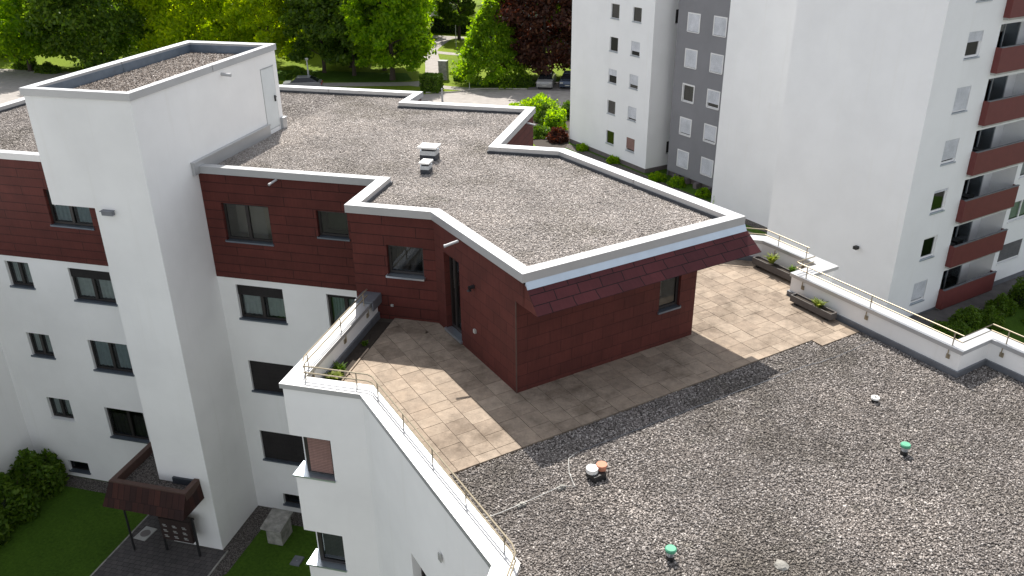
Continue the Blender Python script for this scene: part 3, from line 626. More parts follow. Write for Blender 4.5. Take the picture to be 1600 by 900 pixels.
regB = [(-1, -1, -24.62), (1, -1, -20.3), (1, 1, 26.14), (0, 1, 24.68), (-1, 0, 7.0)]
for r in range(0, 22):        # rows run along the C direction; r counts along the D direction
    d_0 = 2.0+r*0.0
rows = []
sD = 6.2*S2
while sD < 26.3*S2:
    rows.append(sD); sD += rw
for ri_, s0 in enumerate(rows):
    t = (17.2*S2) - 0.0; tpos = -random.random()*0.3; first = True
    t = D_LINE*S2          # (x-y)*S2 ; slabs are laid from the gravel edge inward
    cur = t
    while cur > -34*S2:
        ln = random.choice([0.5, 0.5, 0.5, 0.335, 0.335]) if not first else random.choice([0.5, 0.335, 0.25])
        first = False
        a0, a1 = cur-ln+0.005, cur-0.005; s1 = s0+0.005; s2_ = s0+rw-0.005; cur -= ln
        q = [((s+a)*S2, (s-a)*S2) for s, a in ((s1, a0), (s2_, a0), (s2_, a1), (s1, a1))]
        z = 9.5+random.uniform(-0.003, 0.003)
        paver(q, regA, z); paver(q, regB, z); paver(q, regC, z)
# extra row at the right end
for k_ in range(4):
    s0 = 16.0+k_*0.5; q = [((s+a)*S2, (s-a)*S2) for s, a in ((s0+.005, D_LINE*S2+.005), (s0+.495, D_LINE*S2+.005), (s0+.495, D_LINE*S2+.33), (s0+.005, D_LINE*S2+.33))]
    paver(q, [(1, 1, 24.62)], 9.5)
pvo = pv.build('terrace_paving', 'paver', BLD)
b = MB(); b.face([(-8.5, 14.3, 9.452), (-6.5, 14.3, 9.452), (-2.6, 9.9, 9.452), (-2.6, 2, 9.452), (14, 2, 9.452), (14, 12.4, 9.452), (6.67, 19.72, 9.452), (5.88, 18.92, 9.452), (2.29, 22.52, 9.452), (3.05, 23.28, 9.452), (1.55, 24.8, 9.452), (-4.6, 24.8, 9.452), (-8.5, 18.7, 9.452)])
b.build('terrace_bed', 'joint', BLD)
b = MB(); b.face([(-3.75, 13.35, 9.47), (-2.55, 9.85, 9.47), (-2.55, 2, 9.47), (14, 2, 9.47), (14, 12.4, 9.47), (6.67, 19.7, 9.47), (5.87, 18.9, 9.47), (3.9, 20.9, 9.47)] if False else [(-4.7, 12.4, 9.465), (-2.55, 9.8, 9.465), (-2.55, 2, 9.465), (14, 2, 9.465), (14, 12.38, 9.465), (6.66, 19.7, 9.465), (5.87, 18.92, 9.465), (3.73, 21.03, 9.465), (3.6, 20.85, 9.465)])
b.build('gravel_roof', 'gravel2', BLD)
# planting bed by the left parapet
b = MB(); b.box(-8.50, -8.13, 14.4, 18.4, 9.45, 9.47); pb = b.build('planting_bed', 'soil', BLD)
b = MB(); b.box(-8.13, -8.09, 15.2, 16.9, 9.45, 9.53); b.build('bed_edging', 'paver', BLD)
# railings
def railing(pts, z=10.165, posts=(), brackets=()):
    m = MB()
    for h in (0.17, 0.335): m.tube([(x, y, z+h) for x, y in pts], 0.017, 8)
    ro_ = m.build('railing', 'steel', BLD)
    for (x, y) in posts: m = MB(); m.tube([(x, y, z), (x, y, z+0.335)], 0.014, 6); m.build('post', 'steel', ro_)
    for (x, y, dx, dy) in brackets:   # bolted to the inner wall face
        m = MB()
        m.tube([(x, y, z+0.335), (x, y, z-0.05), (x+dx*0.11, y+dy*0.11, z-0.10), (x+dx*0.11, y+dy*0.11, z-0.28)], 0.014, 6)
        m.obox((x+dx*0.06, y+dy*0.06), (dy, -dx), -0.045, 0.045, -0.03, 0.03, z-0.33, z-0.22)
        m.build('post', 'steel', ro_)
    return ro_
L1 = [(-8.55, 18.2), (-8.55, 14.55), (-8.50, 14.38), (-8.44, 14.27)]
railing([(-8.62, 18.2), (-8.62, 14.65), (-8.55, 14.45)], posts=[], brackets=[(-8.60, 17.9, 1, 0), (-8.60, 16.5, 1, 0), (-8.60, 14.75, 1, 0)])
inC = [(-8.46, 14.26), (-6.93, 14.26), (-6.80, 14.2), (-2.62, 9.98), (-2.52, 9.8), (-2.55, 2)]
railing(inC, posts=[(-8.42, 14.26), (-7.2, 14.26)]+[(-6.6+i*0.95, 14.0-i*0.96) for i in range(5)]+[(-2.55, 8)])
rr = offset(RIN, 0.07, False)
railing([rr[0], rr[1], (2.75, 23.65)], posts=[(-1, 24.83)], brackets=[(1.95, 24.42, -S2, -S2), (2.7, 23.68, -S2, -S2)])
railing([(2.86, 23.05), (2.35, 22.54), (2.42, 22.46), rr[4], rr[5], rr[6]], posts=[], brackets=[(2.62, 22.25, -S2, -S2), (4.1, 20.77, -S2, -S2), (5.72, 19.15, -S2, -S2), (6.95, 19.5, -S2, -S2), (8.6, 17.85, -S2, -S2)])

# entrance canopy (part of the building)
CX0, CX1, CY0, CY1 = -17.97, -15.2, 17.68, 20.6
zt, zb = 2.9, 2.15
b = MB()
b.face([(CX0-0.15, CY0-0.37, zb), (CX1+0.03, CY0-0.37, zb), (CX1, CY0, zt), (CX0, CY0, zt)], 0)
b.face([(CX1+0.03, CY0-0.37, zb), (CX1+0.05, 18.44, zb), (CX1, 18.44, zt), (CX1, CY0, zt)], 0)
b.face([(CX0-0.15, CY1, zb), (CX0-0.15, CY0-0.37, zb), (CX0, CY0, zt), (CX0, CY1, zt)], 0)
b.face([(CX0-0.15, CY0-0.37, zb), (CX0-0.15, CY1, zb), (-16.7, CY1, zb), (-16.7, 18.44, zb), (CX1+0.03, 18.44, zb), (CX1+0.03, CY0-0.37, zb)], 1)
cp = b.build('entrance_canopy', ['brownshingle', 'rim'], BLD)
b = MB(); ring(b, [(CX0-0.01, CY1), (CX0-0.01, CY0-0.01), (CX1+0.01, CY0-0.01), (CX1+0.01, 18.43)], 0.17, 2.55, 2.92, closed=False, seg=0, slope=0); b.build('rim', 'rim', cp)
b = MB(); b.face([(CX0, CY0, 2.62), (CX1, CY0, 2.62), (CX1, 18.44, 2.62), (-16.7, 18.44, 2.62), (-16.7, CY1, 2.62), (CX0, CY1, 2.62)]); b.build('canopy_gravel', 'gravel2', cp)
b = MB(); b.box(-16.15, -15.4, 18.36, 18.44, 2.63, 2.86); b.build('upstand', 'darkflash', cp)
b = MB(); b.tube([(-17.75, 17.75, 0), (-17.75, 17.75, 2.2)], 0.035, 8); b.build('canopy_post', 'black', cp)
b = MB(); b.box(-18.0, -16.75, 20.56, 20.60, 0, 2.1); b.build('entrance_door', 'frame_dark', BLD)

# ------------------------------------------------------------ small things around the entrance
LB = empty('letterbox_stand', (-16.05, 18.0, 0), 'dark brown letterbox stand with nine small name plates below the entrance canopy', 'letterbox')
b = MB(); b.box(-16.62, -15.5, 17.90, 18.14, 0.62, 1.42); b.box(-16.64, -15.48, 17.88, 18.16, 1.42, 1.5); b.build('letterbox_body', 'brown_box', LB)
for xx in (-16.68, -15.44):
    b = MB(); b.box(xx-0.03, xx+0.03, 17.98, 18.04, 0, 1.6); b.build('leg', 'black', LB)
for i in range(3):
    for j in range(3):
        x0 = -16.53+i*0.36; z0_ = 0.74+j*0.22
        b = MB(); b.box(x0, x0+0.12, 17.885, 17.899, z0_+0.055, z0_+0.078); b.box(x0+0.02, x0+0.16, 17.884, 17.899, z0_, z0_+0.022); b.build('name_plate', 'plate', LB)
def quad_thing(name, x0, x1, y0, y1, z, mat, label, cat, hole=None):
    b = MB(); b.box(x0, x1, y0, y1, 0, z); o = b.build(name, mat, loc=((x0+x1)/2, (y0+y1)/2, 0)); return tag(o, label, cat)
MH = empty('manhole_cover', (-17.85, 18.45, 0), 'square pale concrete slab with round dark cover on the path by the entrance', 'manhole cover')
b = MB(); b.prism([(-18.15, 18.22), (-17.68, 18.18), (-17.62, 18.80), (-18.08, 18.84)], 0.013, 0.035); b.build('concrete_frame', 'plate', MH)
b = MB(); b.cyl(-17.88, 18.51, 0.03, 0.045, 0.17); b.build('cover', 'asphalt', MH)
ST = empty('stone_table', (-13.25, 19.4, 0), 'weathered concrete table block with overhanging slab on the lawn beside the bay', 'table')
b = MB(); b.prism([(-13.72, 19.95), (-13.63, 18.93), (-12.87, 18.86), (-12.95, 19.93)], 0.74, 0.80); b.build('table_top', 'concrete', ST)
b = MB(); b.box(-13.55, -13.0, 19.1, 19.8, 0, 0.74); b.build('pedestal', 'concrete', ST)
b = MB(); b.box(-12.35, -12.02, 18.35, 18.75, 0, 0.06); b.box(-12.2, -12.17, 18.53, 18.56, 0.06, 0.068, 1); tag(b.build('shaft_cover', ['greyflash', 'plate'], loc=(-12.2, 18.55, 0)), 'small square metal shaft cover lying in the lawn near the bay window', 'shaft cover')

# ------------------------------------------------------------ roof fittings
def vent(x, y, sx, sy, h, label):
    V = empty('roof_vent', (x, y, 12.44), label, 'roof vent', 'roof vents on the main gravel roof')
    b = MB(); b.box(x-sx, x+sx, y-sy, y+sy, 12.42, 12.42+h*0.42); b.build('base', 'darkflash', V)
    b = MB(); b.box(x-sx*.98, x+sx*.98, y-sy*.98, y+sy*.98, 12.42+h*.42, 12.42+h*.72); b.build('collar', 'alublue', V)
    b = MB(); b.box(x-sx*.8, x+sx*.8, y-sy*.8, y+sy*.8, 12.42+h*.72, 12.42+h*.9); b.build('louvre', 'black', V)
    b = MB(); b.box(x-sx*1.18, x+sx*1.18, y-sy*1.25, y+sy*1.25, 12.42+h*.88, 12.42+h); b.build('cap', 'whitepaint', V)
vent(-8.62, 23.5, 0.25, 0.2, 0.46, 'larger rectangular roof vent with white cap, behind the smaller one')
vent(-8.27, 22.2, 0.13, 0.17, 0.38, 'smaller square roof vent with white cap, in front of the larger one')
def capvent(x, y, label):
    V = empty('capped_pipe', (x, y, 9.47), label, 'vent pipe', 'green capped pipes on the near gravel roof')
    b = MB(); b.cyl(x, y, 9.44, 9.56, 0.075, 0.07); b.build('collar', 'black', V)
    b = MB(); b.cyl(x, y, 9.56, 9.66, 0.07, 0.075); b.build('pipe', 'alublue', V)
    b = MB(); b.cyl(x, y, 9.66, 9.70, 0.098, 0.10); b.cyl(x, y, 9.70, 9.72, 0.10, 0.085); b.build('cap', 'green_cap', V)
capvent(4.22, 15.45, 'short vent pipe with green cap on the gravel, the one nearer the right parapet')
capvent(-0.16, 11.35, 'short vent pipe with green cap on the gravel at the bottom of the picture')
V = empty('double_vent', (-1.75, 13.25, 9.47), 'black based vent with a white cap and a terracotta cap on the gravel roof', 'vent pipe')
b = MB(); b.prism([(-1.95, 13.22), (-1.75, 13.03), (-1.55, 13.24), (-1.75, 13.44)], 9.44, 9.62); b.build('base', 'black', V)
b = MB(); b.cyl(-1.83, 13.22, 9.62, 9.71, 0.12, 0.12); b.build('white_cap', 'whitepaint', V)
b = MB(); b.cyl(-1.66, 13.34, 9.60, 9.71, 0.09, 0.09); b.cyl(-1.66, 13.34, 9.71, 9.74, 0.11, 0.105); b.build('terracotta_cap', 'orange', V)
V = empty('roof_drain', (3.9, 17.35, 9.47), 'small white ring topped drain pipe on the gravel beyond the green caps', 'drain pipe')
b = MB(); b.cyl(3.9, 17.35, 9.44, 9.55, 0.075); b.build('pipe', 'black', V)
b = MB(); b.cyl(3.9, 17.35, 9.55, 9.59, 0.095, 0.09); b.build('ring', 'whitepaint', V)
b = MB(); b.cyl(3.9, 17.35, 9.585, 9.595, 0.03); b.build('opening', 'black', V)
def blob(x, y, z, r, name, mat, label, cat):
    b = MB(); k = 9; rings = []
    for i in range(5):
        ph = math.pi/2*i/4; rr_ = r*math.cos(ph)+0.001; zz = z+r*0.75*math.sin(ph)
        rings.append([(x+math.cos(2*math.pi*j/k)*rr_*random.uniform(.8, 1.2), y+math.sin(2*math.pi*j/k)*rr_*random.uniform(.8, 1.2), zz) for j in range(k)])
    for i in range(4):
        for j in range(k): b.face([rings[i][j], rings[i][(j+1) % k], rings[i+1][(j+1) % k], rings[i+1][j]])
    return tag(b.build(name, mat, loc=(x, y, z)), label, cat)
blob(1.69, 11.62, 9.46, 0.13, 'rock', 'concrete', 'lumpy grey stone on the gravel near the bottom right', 'rock')
# lightning conductor lying on the gravel
c1 = [(-2.22, 13.95), (-1.4, 14.75), (0.0, 16.13), (1.9, 17.98), (2.2, 18.3), (3.2, 19.15), (3.95, 19.95), (4.3, 20.35)]
b = MB(); b.tube([(x, y, 9.50+0.012*math.sin(i*2.2)) for i, (x, y) in enumerate(arc(c1, 6))], 0.006, 6)
tag(b.build('conductor_wire', 'greyflash', loc=(0, 16, 9.48)), 'long thin metal conductor wire laid along the gravel parallel to the paving', 'wire')
CW = empty('conductor_wire', (-2.9, 12.2, 9.48), 'short curved wire with pale holders crossing the gravel towards the left parapet', 'wire')
b = MB(); b.tube([(x, y, z) for x, y, z in ((-2.25, 13.93, 9.5), (-2.38, 13.65, 9.51), (-2.28, 13.2, 9.52), (-2.1, 12.82, 9.52), (-2.35, 12.75, 9.53), (-2.9, 12.15, 9.53), (-3.3, 11.75, 9.52), (-3.75, 11.35, 9.52))], 0.007, 6); b.build('cable', 'plate', CW)
for x, y in ((-2.35, 12.75), (-2.98, 12.08)):
    b = MB(); b.obox((x, y), (S2, S2), -0.09, 0.09, -0.04, 0.04, 9.46, 9.52); b.cyl(x, y, 9.52, 9.55, 0.03); b.build('wire_holder', 'concrete', CW)
CW2 = [(5.9, 18.3), (6.05, 18.1), (6.6, 18.7), (7.2, 18.9), (8.5, 17.7)]

# planters and plants by the right parapet
def planter(x0, y0, x1, y1, w_, z0_, z1_, label):
    u = Vector((x1-x0, y1-y0)); L = u.length; u /= L
    PL = empty('planter', ((x0+x1)/2, (y0+y1)/2, z0_), label, 'planter', 'planters inside the right parapet')
    b = MB(); U = (u.x, u.y); O_ = (x0, y0)
    b.obox(O_, U, 0, L, 0, 0.03, z0_, z1_); b.obox(O_, U, 0, L, w_-0.03, w_, z0_, z1_); b.obox(O_, U, 0, 0.03, 0.03, w_-0.03, z0_, z1_); b.obox(O_, U, L-0.03, L, 0.03, w_-0.03, z0_, z1_)
    b.obox(O_, U, 0.03, L-0.03, 0.03, w_-0.03, z0_, z0_+0.03); b.build('trough', 'planter', PL)
    b = MB(); b.obox(O_, U, 0.03, L-0.03, 0.03, w_-0.03, z1_-0.06, z1_-0.05); b.build('soil', 'soil', PL)
    b = MB()
    for t in (0.12, L-0.22): b.obox(O_, U, t, t+0.1, 0.05, w_-0.05, 9.5, z0_)
    b.build('foot', 'black', PL)
planter(1.42, 24.45, 2.70, 23.17, 0.24, 9.60, 9.80, 'long dark brown planter under the far end of the right parapet')
planter(2.42, 22.12, 3.40, 21.14, 0.24, 9.58, 9.76, 'long dark brown planter on the terrace edge, the nearer of the two')
def leafy(x, y, z, n, L, name, label, spread=0.7, mat='leaf_plant', w_=0.02):
    b = MB()
    for i in range(n):
        a = random.uniform(0, 2*math.pi); t = random.uniform(0.15, spread); l = L*random.uniform(0.6, 1.1)
        bx, by = x+random.uniform(-.05, .05), y+random.uniform(-.05, .05)
        dx, dy = math.cos(a), math.sin(a); px, py = -dy*w_, dx*w_
        p1 = (bx+dx*l*t*0.5, by+dy*l*t*0.5, z+l*0.6); p2 = (bx+dx*l*t*1.1, by+dy*l*t*1.1, z+l*0.75)
        b.face([(bx-px*.4, by-py*.4, z), (bx+px*.4, by+py*.4, z), (p1[0]+px, p1[1]+py, p1[2]), (p1[0]-px, p1[1]-py, p1[2])])
        b.face([(p1[0]-px, p1[1]-py, p1[2]), (p1[0]+px, p1[1]+py, p1[2]), p2])
    return tag(b.build(name, mat, loc=(x, y, z)), label, 'plant')
leafy(1.78, 23.95, 9.8, 60, 0.34, 'plant', 'bright yellow green leafy plant at the left of the far planter', 0.9, w_=0.035)
leafy(2.35, 23.38, 9.8, 45, 0.26, 'plant', 'darker small plant at the right of the far planter', 0.9, 'leaf_hedge', w_=0.03)
leafy(2.95, 21.45, 9.68, 60, 0.30, 'plant', 'small tufted plant alone in the nearer planter', 0.9, w_=0.03)
leafy(-8.28, 15.25, 9.47, 90, 0.36, 'plant', 'yellow green plant in the bed at the left corner of the terrace', 0.8, w_=0.035)
leafy(-8.3, 15.65, 9.47, 90, 0.34, 'plant', 'dark green bushy plant in the bed beside the left parapet', 0.8, 'leaf_hedge', w_=0.035)
leafy(-8.3, 17.1, 9.47, 30, 0.16, 'plant', 'small green weed in the shade at the foot of the left parapet', 0.8, 'leaf_hedge', w_=0.02)

# ------------------------------------------------------------ tall neighbouring block
TB = empty('apartment_tower', (4, 55, 0), 'tall white apartment block with grey recess and red balconies on the right', 'building')
HT = 17.6; ST_ = 2.415
Wa, Wb = (-12.68, 69.43), (-5.45, 62.2)
uw = Vector((S2, -S2))
def along(Pt, x, y): return (x-Pt[0])*S2+(Pt[1]-y)*S2 if False else ((x-Pt[0])*S2-(y-Pt[1])*S2)
wl0, wl1 = along(Wa, -9.05, 65.78), along(Wa, -8.32, 65.05); wr0, wr1 = along(Wa, -7.22, 63.9), along(Wa, -6.50, 63.18)
hs = []
for k_ in range(7):
    hs += [(wl0, wl1, 1.19+ST_*k_, 2.28+ST_*k_), (wr0, wr1, 1.24+ST_*k_, 2.30+ST_*k_)]
b = MB(); wallmesh(b, Wa, Wb, 0.35, HT, hs, depth=0.12)
Wc, Gd = (-3.2, 64.45), (-2.4, 63.5)
side_h = [(1.95, 2.95, 1.2+ST_*k_, 2.2+ST_*k_) for k_ in (0, 4)]
wallmesh(b, Wb, Wc, 0.35, HT, side_h, depth=0.3)
b.build('white_wall', 'white2', TB)
b = MB(); wallmesh(b, Wa, Wb, 0, 0.35); wallmesh(b, Wb, Wc, 0, 0.35); b.build('plinth', 'plinth', TB)
b = MB(); wallmesh(b, (Wa[0]+8, Wa[1]+8), Wa, 0.35, HT); b.build('white_wall', 'white2', TB)
b = MB(); gap_h = [(0.05, 0.85, 1.0+ST_*k_, 2.2+ST_*k_) for k_ in range(7)]
wallmesh(b, Wc, Gd, 0, HT, gap_h, depth=0.5); b.build('gap_wall', 'white2', TB)
b = MB(); n2 = Vector((S2, S2)); 
wallmesh(b, (Wc[0]+.35, Wc[1]+.35), (Gd[0]+.35, Gd[1]+.35), 0, HT); 
for k_ in (0, 4): b.obox(Wb, (S2, S2), 1.95, 2.95, -0.31, -0.3, 1.2+ST_*k_, 2.2+ST_*k_)
b.build('gap_glazing', 'frame_dark', TB)
rng = random.Random(3)
spec_l = [(0, 0), ('d', 0.0), ('l', 0.45), ('d', 0.0), ('d', 0.0), ('l', 0.6), ('l', 0.6)]
spec_r = [('p', 0.86), ('l', 0.85), ('l', 0.72), ('l', 0.68), ('d', 0), ('l', 0.6), ('d', 0)]
for k_ in range(7):
    for (sp, h) in ((spec_l[k_], hs[2*k_]), (spec_r[k_], hs[2*k_+1])):
        window(TB, Wa, Wb, h, 'frame_white', 0.035, (), shutter={'l': 'shutter_light', 'p': 'shutter_pink'}.get(sp[0]), drop=sp[1], sill='alublue', depth=0.12, room='roomgreen' if rng.random() < 0.6 else 'room')
# grey part
Ga, Gb = (-3.80, 62.10), (0.9, 57.4)
ga0, ga1 = along(Ga, -3.02, 61.33), along(Ga, -2.24, 60.55); gb0, gb1 = along(Ga, -1.2, 59.55), along(Ga, -0.42, 58.77)
hg = []
for k_ in range(7): hg += [(ga0, ga1, 1.08+ST_*k_, 2.27+ST_*k_), (gb0, gb1, 1.15+ST_*k_, 2.32+ST_*k_)]
b = MB(); wallmesh(b, Ga, Gb, 0.45, HT, hg, depth=0.08); wallmesh(b, Gd, Ga, 0, HT); b.build('grey_wall', 'grey', TB)
b = MB(); wallmesh(b, (Ga[0]+.15, Ga[1]+.15), (Gb[0]+.15, Gb[1]+.15), 0, 0.45); b.face([(*Ga, .45), (*Gb, .45), (Gb[0]+.15, Gb[1]+.15, .45), (Ga[0]+.15, Ga[1]+.15, .45)])
for t in (1.0, 2.1, 3.3, 4.6): b.obox(Ga, (S2, -S2), t, t+0.35, -0.2, 0.35, 0, 0.42)
b.build('plinth', 'plinth', TB)
gl = [('l', 1.0), ('l', 0.9), ('d', 0.0), ('l', 0.97), ('l', 1.0), ('l', 1), ('l', 1)]; gr = [('l', 0.97), ('l', 0.9), ('l', 0.75), ('l', 0.97), ('l', 1.0), ('l', .8), ('l', 1)]
for k_ in range(7):
    for sp, h in ((gl[k_], hg[2*k_]), (gr[k_], hg[2*k_+1])):
        window(TB, Ga, Gb, h, 'frame_white', 0.05, (), shutter={'l': 'shutter_light'}.get(sp[0]), drop=sp[1], sill='frame_white', depth=0.08, surround=0.075, room='roomgreen')
# plain white walls
b = MB(); K_ = (8.6, 39.9); BE = (2.95, 45.55); W2a, W2b = (-0.3, 56.35), (6.9, 49.15)
wallmesh(b, (W2a[0]+2, W2a[1]+2), W2a, 0, HT); wallmesh(b, W2a, W2b, 0, HT); b.build('white_wall', 'white2', TB)
b = MB(); wallmesh(b, (BE[0]+4.5, BE[1]+4.5), BE, 0, HT); wallmesh(b, BE, K_, 0, HT); b.build('white_wall', 'white2', TB)
b = MB(); b.obox((7.05, 41.4), (S2, -S2), -0.1, 0.1, 0.0, 0.22, 3.55, 3.70); b.build('wall_light', 'black', TB)
def onR(x, y): return ((x-K_[0])+(y-K_[1]))*S2
r0, r1 = 1.92, 2.98
Rend = (K_[0]+18*S2, K_[1]+18*S2)
lg0, lg1 = 4.20, 8.62
hR = []
for k_ in range(7): hR.append((r0, r1, 0.82+ST_*k_, 1.98+ST_*k_))
hD = [(9.0+0.0, 11.0, 1.35+ST_*k_, 2.45+ST_*k_) for k_ in range(7)]
hL = [(lg0, lg1, 0.05+ST_*k_ if k_ else 0.0, 2.12+ST_*k_, 1.2) for k_ in range(7)]
b = MB(); wallmesh(b, K_, Rend, 0.0, HT, hR+hD+hL, depth=0.12); b.build('white_wall', 'white2', TB)
b = MB(); b.obox(K_, (S2, S2), 0, lg0, 0.0, 0.02, 0, 0.12); b.build('plinth', 'greyflash', TB); b = MB(); b.obox(K_, (S2, S2), lg1+.1, 18, 0.0, 0.02, 0, 0.3); b.build('plinth', 'greyflash', TB)
rs = [('l', .85), ('d', 0), ('d', 0.12), ('l', .85), ('l', .93), ('l', .4), ('l', .9)]
for k_ in range(7):
    sp = rs[k_]
    window(TB, K_, Rend, hR[k_], 'frame_white', 0.10, (), shutter='shutter_light' if sp[1] else None, drop=sp[1], sill='alublue', depth=0.12, room='roomgreen')
    window(TB, K_, Rend, hD[k_], 'frame_white', 0.06, (0.5,), shutter='shutter_grey' if k_ in (0,) else None, drop=0.92, sill='frame_white', depth=0.12, room='roomgreen', curtain=('curtain', 0.95, False) if k_ else None)
    # loggia glazing and balcony
    z = ST_*k_; f = MB()
    for a0 in (lg0+0.05, lg0+1.2, lg0+2.3, lg0+3.5): f.obox(K_, (S2, S2), a0, a0+0.07, -1.19, -1.12, z+0.05, z+2.1)
    f.obox(K_, (S2, S2), lg0+.05, lg0+3.57, -1.188, -1.121, z+2.0, z+2.11); f.obox(K_, (S2, S2), lg0, lg1, -1.21, -1.195, z, z+2.15, 2)
    f.obox(K_, (S2, S2), lg0+.05, lg0+3.55, -1.195, -1.19, z+0.05, z+2.1, 1)
    lgz = f.build('loggia_glazing', ['frame_grey', 'room', 'white2'], TB)
    g_ = MB(); g_.obox(K_, (S2, S2), lg0+.1, lg0+3.5, -1.15, -1.14, z+.05, z+2.05); g_.build('pane', 'glass', lgz)
    f = MB(); zb_ = z+0.0 if k_ else 0.05; f.obox(K_, (S2, S2), lg0-0.02, lg1, 0.24, 0.30, zb_, z+1.13); f.obox(K_, (S2, S2), lg0-0.02, lg0+0.04, 0.0, 0.24, zb_+.002, z+1.128); f.obox(K_, (S2, S2), lg1-0.06, lg1, 0.0, 0.24, zb_+.002, z+1.128)
    bl = f.build('balcony', 'redbal', TB)
    f = MB(); f.obox(K_, (S2, S2), lg0-0.03, lg1+.01, 0.21, 0.32, z+1.13, z+1.17); f.build('handrail', 'greyflash', bl)
    f = MB(); f.obox(K_, (S2, S2), lg0+0.02, lg1-.06, -0.3, 0.24, z-0.10 if k_ else 0.0, z+0.05); f.build('slab', 'plate', bl)
    if k_ in (1, 2, 3, 5):
        f = MB(); f.obox(K_, (S2, S2), lg0+0.3, lg0+1.1, -0.7, -0.3, z+.05, z+0.85); f.obox(K_, (S2, S2), lg0+1.5, lg0+2.0, -1.0, -0.5, z+.05, z+0.8); f.build('balcony_furniture', 'black', bl)
b = MB(); b.prism([Wa, Wb, Wc, Gd, Ga, Gb, W2a, W2b, BE, K_, Rend, (Rend[0], 70), (8, 88), (-5, 80)], HT, HT+0.3); b.build('tower_roof', 'alu', TB)

# ------------------------------------------------------------ foliage
def leaves_mesh(name, cen, size, parent, mat, up=0.25):
    n = len(cen); a = RNG.normal(size=(n, 3)); a /= np.linalg.norm(a, axis=1)[:, None]
    b_ = RNG.normal(size=(n, 3)); b_[:, 2] += up; b_ -= (b_*a).sum(1)[:, None]*a; b_ /= np.linalg.norm(b_, axis=1)[:, None]
    s = (size*1.25*RNG.uniform(0.6, 1.3, n))[:, None]
    V = np.stack([cen-a*s, cen-b_*s*0.55, cen+a*s, cen+b_*s*0.55], 1).reshape(-1, 3)
    me = bpy.data.meshes.new(name); me.vertices.add(n*4); me.vertices.foreach_set('co', V.astype(np.float32).ravel())
    me.loops.add(n*4); me.loops.foreach_set('vertex_index', np.arange(n*4, dtype=np.int32))
    me.polygons.add(n); me.polygons.foreach_set('loop_start', np.arange(0, n*4, 4, dtype=np.int32)); me.polygons.foreach_set('loop_total', np.full(n, 4, dtype=np.int32))
    me.materials.append(MT[mat]); me.update(calc_edges=True); me.validate()
    o = bpy.data.objects.new(name, me); COL.objects.link(o); o.parent = parent
    return o
def crown_points(n, shape, W, H, z0, clumps=60):
    # clumps sit on limbs out to an uneven outline; leaves scatter within each clump
    ph = RNG.uniform(0, 2*math.pi, clumps); h = RNG.uniform(0, 1, clumps)**0.9
    if shape == 'cone': prof = (1-h)**0.85*1.0+0.05
    elif shape == 'column': prof = np.sin(np.clip(h*0.92+0.08, 0, 1)*math.pi)**0.45
    else: prof = np.sqrt(np.clip(1-(2*np.abs(h-0.42)/1.2)**2.2, 0.02, 1))
    rad = W/2*prof*(RNG.uniform(0.35, 1, clumps)**0.5)*RNG.uniform(0.82, 1.15, clumps)
    C_ = np.stack([rad*np.cos(ph), rad*np.sin(ph), z0+h*H], 1)
    cr = RNG.uniform(0.09, 0.19, clumps)*W*((0.25+0.65*prof) if shape == 'cone' else 1)
    idx = RNG.integers(0, clumps, n); d = RNG.normal(size=(n, 3)); d /= np.linalg.norm(d, axis=1)[:, None]
    d *= (RNG.uniform(0, 1, n)**0.45)[:, None]*cr[idx][:, None]; d[:, 2] *= 0.62
    return C_[idx]+d, C_
def tree(name, x, y, H, W, z0, mat, label, shape='round', n=9000, leaf=0.17, clumps=90, group=None, cat='tree', trunk_r=0.22, lean=0.0):
    T = empty(name, (x, y, 0), label, cat, group)
    pts, C_ = crown_points(int(n*1.7), shape, W*1.08, H-z0, z0, int(clumps*1.3))
    leaves_mesh('crown', pts, leaf, T, mat)
    b = MB(); top = z0+(H-z0)*0.8
    b.tube([(0, 0, -0.1), (0.05, 0.03, z0*0.5), (0.0, 0.05, z0+0.3), (0.1, 0.0, (z0+top)/2), (0, 0, top)], [trunk_r*1.25, trunk_r, trunk_r*0.85, trunk_r*0.5, 0.04], 9)
    for i in range(14):
        c = C_[i % len(C_)]; zz = max(z0*0.8, c[2]-random.uniform(0.8, 2.0)*min(1, W/6)); zz = min(zz, top)
        b.tube([(0, 0, zz), (c[0]*0.5, c[1]*0.5, (zz+c[2])/2+0.1), (c[0], c[1], c[2])], [trunk_r*0.35, trunk_r*0.2, 0.02], 5)
    b.v = [(v[0]+x, v[1]+y, v[2]) for v in b.v]
    b.build('trunk', 'bark', T); return T
def copytree(T, x, y, label, rz=0.0, s=1.0, sz=1.0):
    r = T.copy(); COL.objects.link(r); r.location = (x, y, 0); r.rotation_euler = (0, 0, rz); r.scale = (s, s, sz); r['label'] = label
    for ch in list(T.children):
        c = ch.copy(); COL.objects.link(c); c.parent = r
    return r
